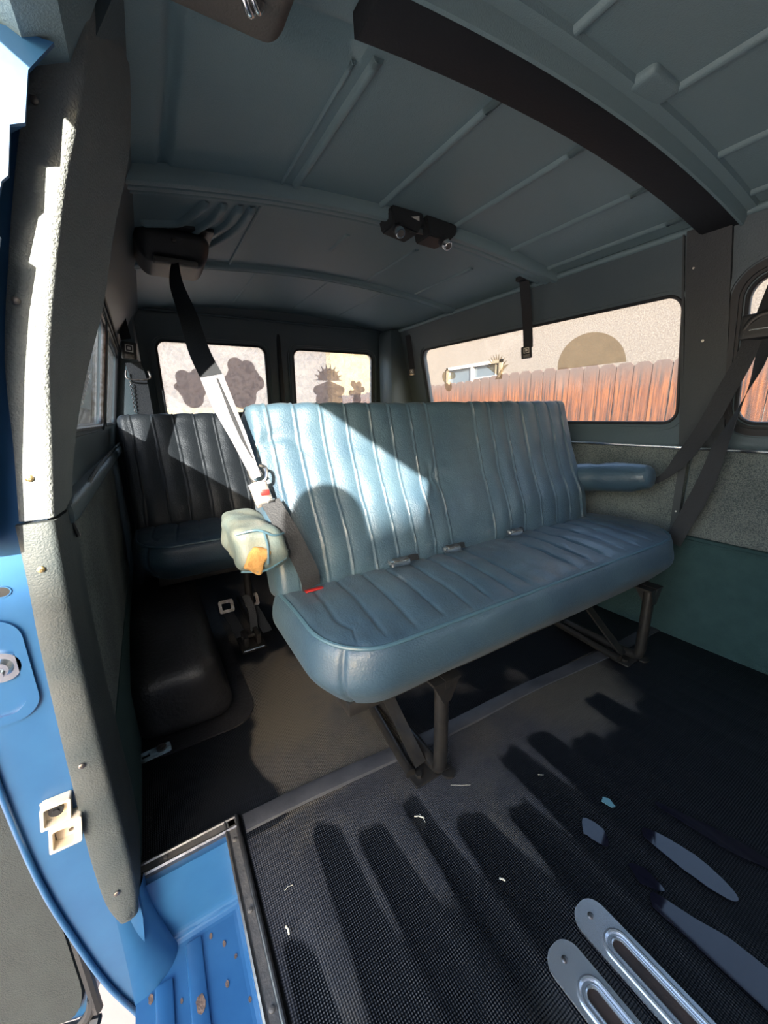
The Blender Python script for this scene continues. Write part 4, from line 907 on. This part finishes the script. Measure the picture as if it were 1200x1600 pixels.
# ================================================================ FLOOR PLATES (chrome long plates)
def floorplate(x,y1,label,ang,ln=.30,wd=.058):
    th=thing('floor_anchor_plate',label,'floor plate',(x,y1-ln/2,0))
    M=Matrix.Translation((x,y1,.0))@Matrix.Rotation(ang,4,'Z')
    f=lambda u,v,w:M@Vector((u,v,w))
    bm=BM(); plate(bm,rrect(-wd/2,-ln,wd/2,0,wd*.42),[rrect(-.011,-ln+.045,.011,-.055,.0108)],lambda u,v,w:f(u,v,.001+w*(1 if True else 0)),.0035); 
    bmesh.ops.bevel(bm,geom=[e for e in bm.edges if e.calc_face_angle(0)>1.2 and all(abs((M.inverted()@v.co).z-.0045)<.0005 for v in e.verts)],offset=.0015,segments=2,affect='EDGES'); obj('plate',bm,PLATEM,th,angle=50)
    bm=BM(); tube(bm,[f(u,v,.0050) for u,v in rrect(-.019,-ln+.036,.019,-.046,.0185)],.0032,8,closed=True); obj('inner_rim',bm,PLATEM,th)
    bm=BM(); tube(bm,[f(u,v,.0040) for u,v in rrect(-.0115,-ln+.045,.0115,-.055,.0112)],.0024,8,closed=True); obj('slot_rim',bm,PLATEM,th)
    bm=BM(); plate(bm,rrect(-.011,-ln+.045,.011,-.055,.0108),[],lambda u,v,w:f(u,v,.0005+w),.0006); obj('slot_bottom',bm,mat('rusty_slot',(.06,.035,.025),.7,bump=(80,1),var=(30,.6,(.02,.015,.014))),th)
    screw('screw',f(0,-.020,.0045),(0,0,1),.0045,STEEL,th); screw('screw',f(0,-ln+.02,.0045),(0,0,1),.0045,STEEL,th)
floorplate(.500,.238,'long chrome slotted floor plate, the larger one farther from the step',math.radians(1))
floorplate(.418,.228,'long chrome slotted floor plate, the one nearer the step, cut by frame',math.radians(1))

# puddles
def puddle(pts,label):
    bm=BM(); P=spline([(x,y,0) for x,y in pts]+[(pts[0][0],pts[0][1],0)],5)[:-1]
    prism(bm,[(p.x+.0015*noise.noise(p*80),p.y,.0002) for p in P],(0,0,.0012)); tag(obj('puddle',bm,WATER,smooth=False),label,'puddle','puddles in the floor troughs')
puddle([(.612,.300),(.640,.318),(.652,.285),(.628,.262)],'small square puddle on the black mat')
puddle([(.704,.236),(.722,.244),(.742,.20),(.748,.15),(.735,.105),(.716,.112),(.704,.17)],'leaf shaped puddle in the middle of the black mat')
puddle([(.618,.20),(.632,.226),(.648,.205),(.640,.172)],'tiny notched puddle nearest the chrome plates')
puddle([(.60,.172),(.622,.182),(.640,.13),(.660,.07),(.660,-.06),(.612,-.06),(.606,.06)],'long narrow puddle running off the right edge')
puddle([(.79,.250),(.800,.254),(.835,.17),(.85,.10),(.838,.085),(.812,.13),(.80,.19)],'thin curved puddle closest to the carpeted wall')
puddle([(.852,.088),(.872,.092),(.895,.03),(.892,-.03),(.862,-.01),(.850,.05)],'puddle at the right edge beyond the thin curved one')

# litter
bm=BM(); M_=Matrix.Translation((.630,.292,.004))@Matrix.Rotation(math.radians(20),4,'Z')@Matrix.Rotation(.06,4,'X'); box(bm,(-.016,-.013,0),(.016,.013,.0006),M=M_); bm.free()
bm=BM(); prism(bm,[(.703,.318,.001),(.715,.322,.001),(.722,.312,.001),(.716,.296,.001),(.708,.300,.001)],(0,0,.0012)); tag(obj('paint_chip',bm,TEALP,smooth=False),'small teal scrap lying on black mat in front of bench','scrap')
def straw(pts,r,label):
    bm=BM(); r*=.55; c=Vector(pts[1]); pts=[c+(Vector(p)-c)*.7-Vector((0,0,.0035)) for p in pts]; tube(bm,pts,r,6); tag(obj('straw',bm,STRAW),label,'straw bit','bits of straw on the floor mat')
straw([(.352,.505,.002),(.362,.498,.004),(.374,.486,.002)],.0022,'short pale straw bit lying in wet trough before bench leg')
straw([(.366,.506,.002),(.368,.490,.003),(.366,.478,.002)],.0012,'thin pale straw crossing the short straw bit')
straw([(.452,.520,.006),(.480,.500,.007),(.505,.487,.006)],.0009,'thin curved pale stem on mat just before bench leg')
straw([(.64,.43,.006),(.648,.424,.007),(.655,.420,.006)],.0013,'tiny pale straw on mat below middle of bench')
straw([(.075,.470,.007),(.078,.461,.009),(.077,.452,.006)],.0028,'white crumb beside the aluminium sill trim')
straw([(.086,.515,.006),(.096,.519,.007),(.106,.517,.006)],.0009,'thin straw bit on mat beside the sill corner')
straw([(.415,.335,.006),(.42,.329,.007),(.424,.324,.006)],.0028,'pale fluff lump before the chrome floor plates')

# ================================================================ OUTSIDE
GZ=-.65
bm=BM(); f=[bm.verts.new(p) for p in ((-30,-30,GZ),(30,-30,GZ),(30,30,GZ),(-30,30,GZ))]; bm.faces.new(f); struct(obj('ground',bm,CONC,smooth=False),'pale pinkish concrete paving around the van','ground')
# fence
fe=thing('wooden_fence','weathered orange dog ear board fence beyond the far side windows','fence',(3.6,3,GZ))
bm=BM(); y=-3.0; k=0
while y<7.6:
    wd_=.139+.006*noise.noise(Vector((k*3.3,0,0))); h=1.185+.016*noise.noise(Vector((k*1.7,4,0)))+.02*math.sin(k*.35); x=3.6+.022*noise.noise(Vector((k,9,0))); e=.028
    prism(bm,[(x,y,GZ),(x,y+wd_,GZ),(x,y+wd_,h-e),(x,y+wd_-e,h),(x,y+e,h),(x,y,h-e)],(.018,0,0)); y+=wd_+.009+.006*noise.noise(Vector((k*7.1,1,0))); k+=1
obj('board_panel',bm,WOOD,fe,smooth=False)
bm=BM()
for z in (-.3,.8): box(bm,(3.63,-3,z),(3.67,7.6,z+.09))
obj('rail',bm,WOOD,fe,smooth=False)
for y in (-2,0.4,2.8,5.2,7.4):
    bm=BM(); box(bm,(3.64,y,GZ),(3.73,y+.09,1.1)); obj('post',bm,WOOD,fe,smooth=False)
# house
ho=thing('house','tan stucco house wall with white framed window behind fence','house',(6,4,GZ))
bm=BM(); plate(bm,[(-6,GZ),(10.5,GZ),(10.5,4.2),(-6,4.2)],[[(5.5,1.2),(7.1,1.2),(7.1,1.74),(5.5,1.74)]],lambda u,v,w:Vector((6+w,u,v)),.2); obj('wall',bm,STUCCO,ho,smooth=False)
bm=BM()
for a,b in (((5.95,5.5,1.2),(6.05,5.56,1.74)),((5.95,7.04,1.2),(6.05,7.1,1.74)),((5.95,5.5,1.68),(6.05,7.1,1.74)),((5.95,5.5,1.2),(6.05,7.1,1.25)),((5.96,6.27,1.2),(6.04,6.33,1.74)),((5.98,5.56,1.44),(6.0,6.3,1.465)),((5.98,5.66,1.2),(6.0,5.68,1.74))): box(bm,a,b)
wf=obj('window_frame',bm,WFRAME,ho,smooth=False)
bm=BM(); box(bm,(6.02,5.55,1.24),(6.03,7.05,1.7)); obj('window_pane',bm,HGLASS,ho,smooth=False)
# unseen block added to shade the doorway: the sun stands just above its roof
hn=thing('shade_block','long pale block added unseen ahead of the van to shade the lower doorway','house',(-5,-9,GZ))
bm=BM(); box(bm,(-5.3,-10,GZ),(3,-8,3.93)); obj('wall',bm,STUCCO2,hn,smooth=False)
bm=BM(); box(bm,(-5.35,-10.2,3.93),(3.2,-7.98,3.99)); obj('roof',bm,BLKMET,hn,smooth=False)
# rear yard
gw=thing('garden_wall','pale stucco garden wall behind the rear door windows','wall',(1,9.5,GZ))
bm=BM(); box(bm,(-.9,9.6,GZ),(5.9,9.8,2.6)); obj('wall',bm,STUCCO2,gw,smooth=False)
bm=BM(); box(bm,(-.9,9.0,GZ),(2.1,9.3,1.0),bev=.02); obj('stone_base',bm,YSTONE,gw,smooth=False)
bm=BM(); box(bm,(4.1,9.2,GZ),(5.5,9.5,3.2),bev=.02); tag(obj('stone_pillar',bm,YSTONE,smooth=False),'yellow stone pillar seen through right rear window','pillar')
def shrub(name,label,c,S,n,seed):
    rnd=random.Random(seed); bm=BM()
    for i in range(n):
        a=rnd.random()*2*PI; zc=rnd.random(); rr=math.sqrt(rnd.random())*math.sin(PI*(.15+.8*zc))
        p=Vector((c[0]+S[0]*rr*math.cos(a),c[1]+S[1]*rr*math.sin(a),c[2]+S[2]*zc)); d=Vector((rnd.gauss(0,1),rnd.gauss(0,1),rnd.gauss(0,1))).normalized(); e=d.orthogonal().normalized(); L_=.07+.05*rnd.random()
        bm.faces.new([bm.verts.new(q) for q in (p-d*L_,p+e*L_*.4,p+d*L_,p-e*L_*.4)])
    th=thing(name,label,'shrub',(c[0],c[1],GZ)); obj('foliage',bm,LEAF,th,smooth=False)
    bm=BM(); tube(bm,[(c[0],c[1],GZ),(c[0]+.03,c[1],c[2]+S[2]*.7)],[.06,.02],8); obj('trunk',bm,BLKMET,th)
shrub('shrub','dark leafy tree added to darken narrow window behind the pillar',(-.85,5.2,-.3),(.75,.9,2.6),2600,3)  # foliage added so the view through the narrow window turns dark

# photographer standing outside the door, behind the camera (casts the head shadow)
def person():
    J={'pel':(-.36,-.40,.28,.135,.10),'sp':(-.35,-.40,.50,.12,.09),'ch':(-.34,-.39,.70,.155,.10),'nk':(-.31,-.37,.86,.05,.05),'hd':(-.285,-.355,.95,.075,.085),'ht':(-.275,-.35,1.03,.078,.088),
       'hl':(-.46,-.35,.22,.085,.085),'kl':(-.50,-.36,-.20,.06,.06),'al':(-.53,-.40,-.58,.045,.045),'tl':(-.45,-.26,-.62,.035,.03),
       'hr':(-.28,-.46,.22,.085,.085),'kr':(-.27,-.48,-.20,.06,.06),'ar':(-.30,-.52,-.58,.045,.045),'tr':(-.22,-.38,-.62,.035,.03),
       'sl':(-.48,-.30,.78,.05,.05),'el':(-.42,-.12,.62,.04,.04),'wl':(-.22,-.13,.72,.028,.028),
       'sr':(-.20,-.48,.78,.05,.05),'er':(-.06,-.42,.62,.04,.04),'wr':(-.03,-.27,.73,.028,.028)}
    E_=[('pel','sp'),('sp','ch'),('ch','nk'),('nk','hd'),('hd','ht'),('pel','hl'),('hl','kl'),('kl','al'),('al','tl'),('pel','hr'),('hr','kr'),('kr','ar'),('ar','tr'),('ch','sl'),('sl','el'),('el','wl'),('ch','sr'),('sr','er'),('er','wr')]
    # hands with five fingers each
    for sd,wn_,dv in (('L','wl',Vector((.9,.35,.25))),('R','wr',Vector((.1,.95,.3)))):
        w0=Vector(J[wn_][:3]); dv=dv.normalized(); side=dv.cross(Vector((0,0,1))).normalized(); J['p'+sd]=(*(w0+dv*.05),.026,.018); E_.append((wn_,'p'+sd))
        for k in range(4):
            b=w0+dv*.085+side*(.03-.02*k); L_=(.034,.040,.038,.028)[k]
            J[f'f{sd}{k}a']=(*b,.0085,.0085); J[f'f{sd}{k}b']=(*(b+dv*L_),.008,.008); J[f'f{sd}{k}c']=(*(b+dv*L_*1.5+Vector((0,0,-.02))),.007,.007)
            E_+= [('p'+sd,f'f{sd}{k}a'),(f'f{sd}{k}a',f'f{sd}{k}b'),(f'f{sd}{k}b',f'f{sd}{k}c')]
        b=w0+dv*.04+side*.038; J['t'+sd+'a']=(*b,.010,.010); J['t'+sd+'b']=(*(b+dv*.035+side*.012+Vector((0,0,.01))),.009,.009); E_+=[('p'+sd,'t'+sd+'a'),('t'+sd+'a','t'+sd+'b')]
    names=list(J); me=bpy.data.meshes.new('person'); me.from_pydata([J[n_][:3] for n_ in names],[(names.index(a),names.index(b)) for a,b in E_],[])
    o=bpy.data.objects.new('person',me); COL.objects.link(o)
    md=o.modifiers.new('skin','SKIN'); md.use_smooth_shade=True
    for i,n_ in enumerate(names): me.skin_vertices[0].data[i].radius=J[n_][3:5]; me.skin_vertices[0].data[i].use_root=(n_=='pel')
    o.modifiers.new('sub','SUBSURF').levels=1; o.modifiers['sub'].render_levels=1
    me.materials.append(CLOTH)
    tag(o,'person in dark clothes standing outside the open door behind the camera','person')
    bm=BM(); bmesh.ops.create_uvsphere(bm,u_segments=20,v_segments=12,radius=.098); bmesh.ops.scale(bm,vec=(.86,1,1.0),verts=bm.verts[:]); bmesh.ops.translate(bm,vec=(-.285,-.365,1.015),verts=bm.verts[:]); obj('hair',bm,HAIR,o)
person()

# ---------------------------------------------------------------- view
vs_=SC.view_settings; vs_.view_transform='Standard'; vs_.look='None'; vs_.gamma=1; vs_.use_curve_mapping=False; vs_.exposure=1.42
SC.cycles.max_bounces=10; SC.cycles.diffuse_bounces=6; SC.cycles.transparent_max_bounces=12
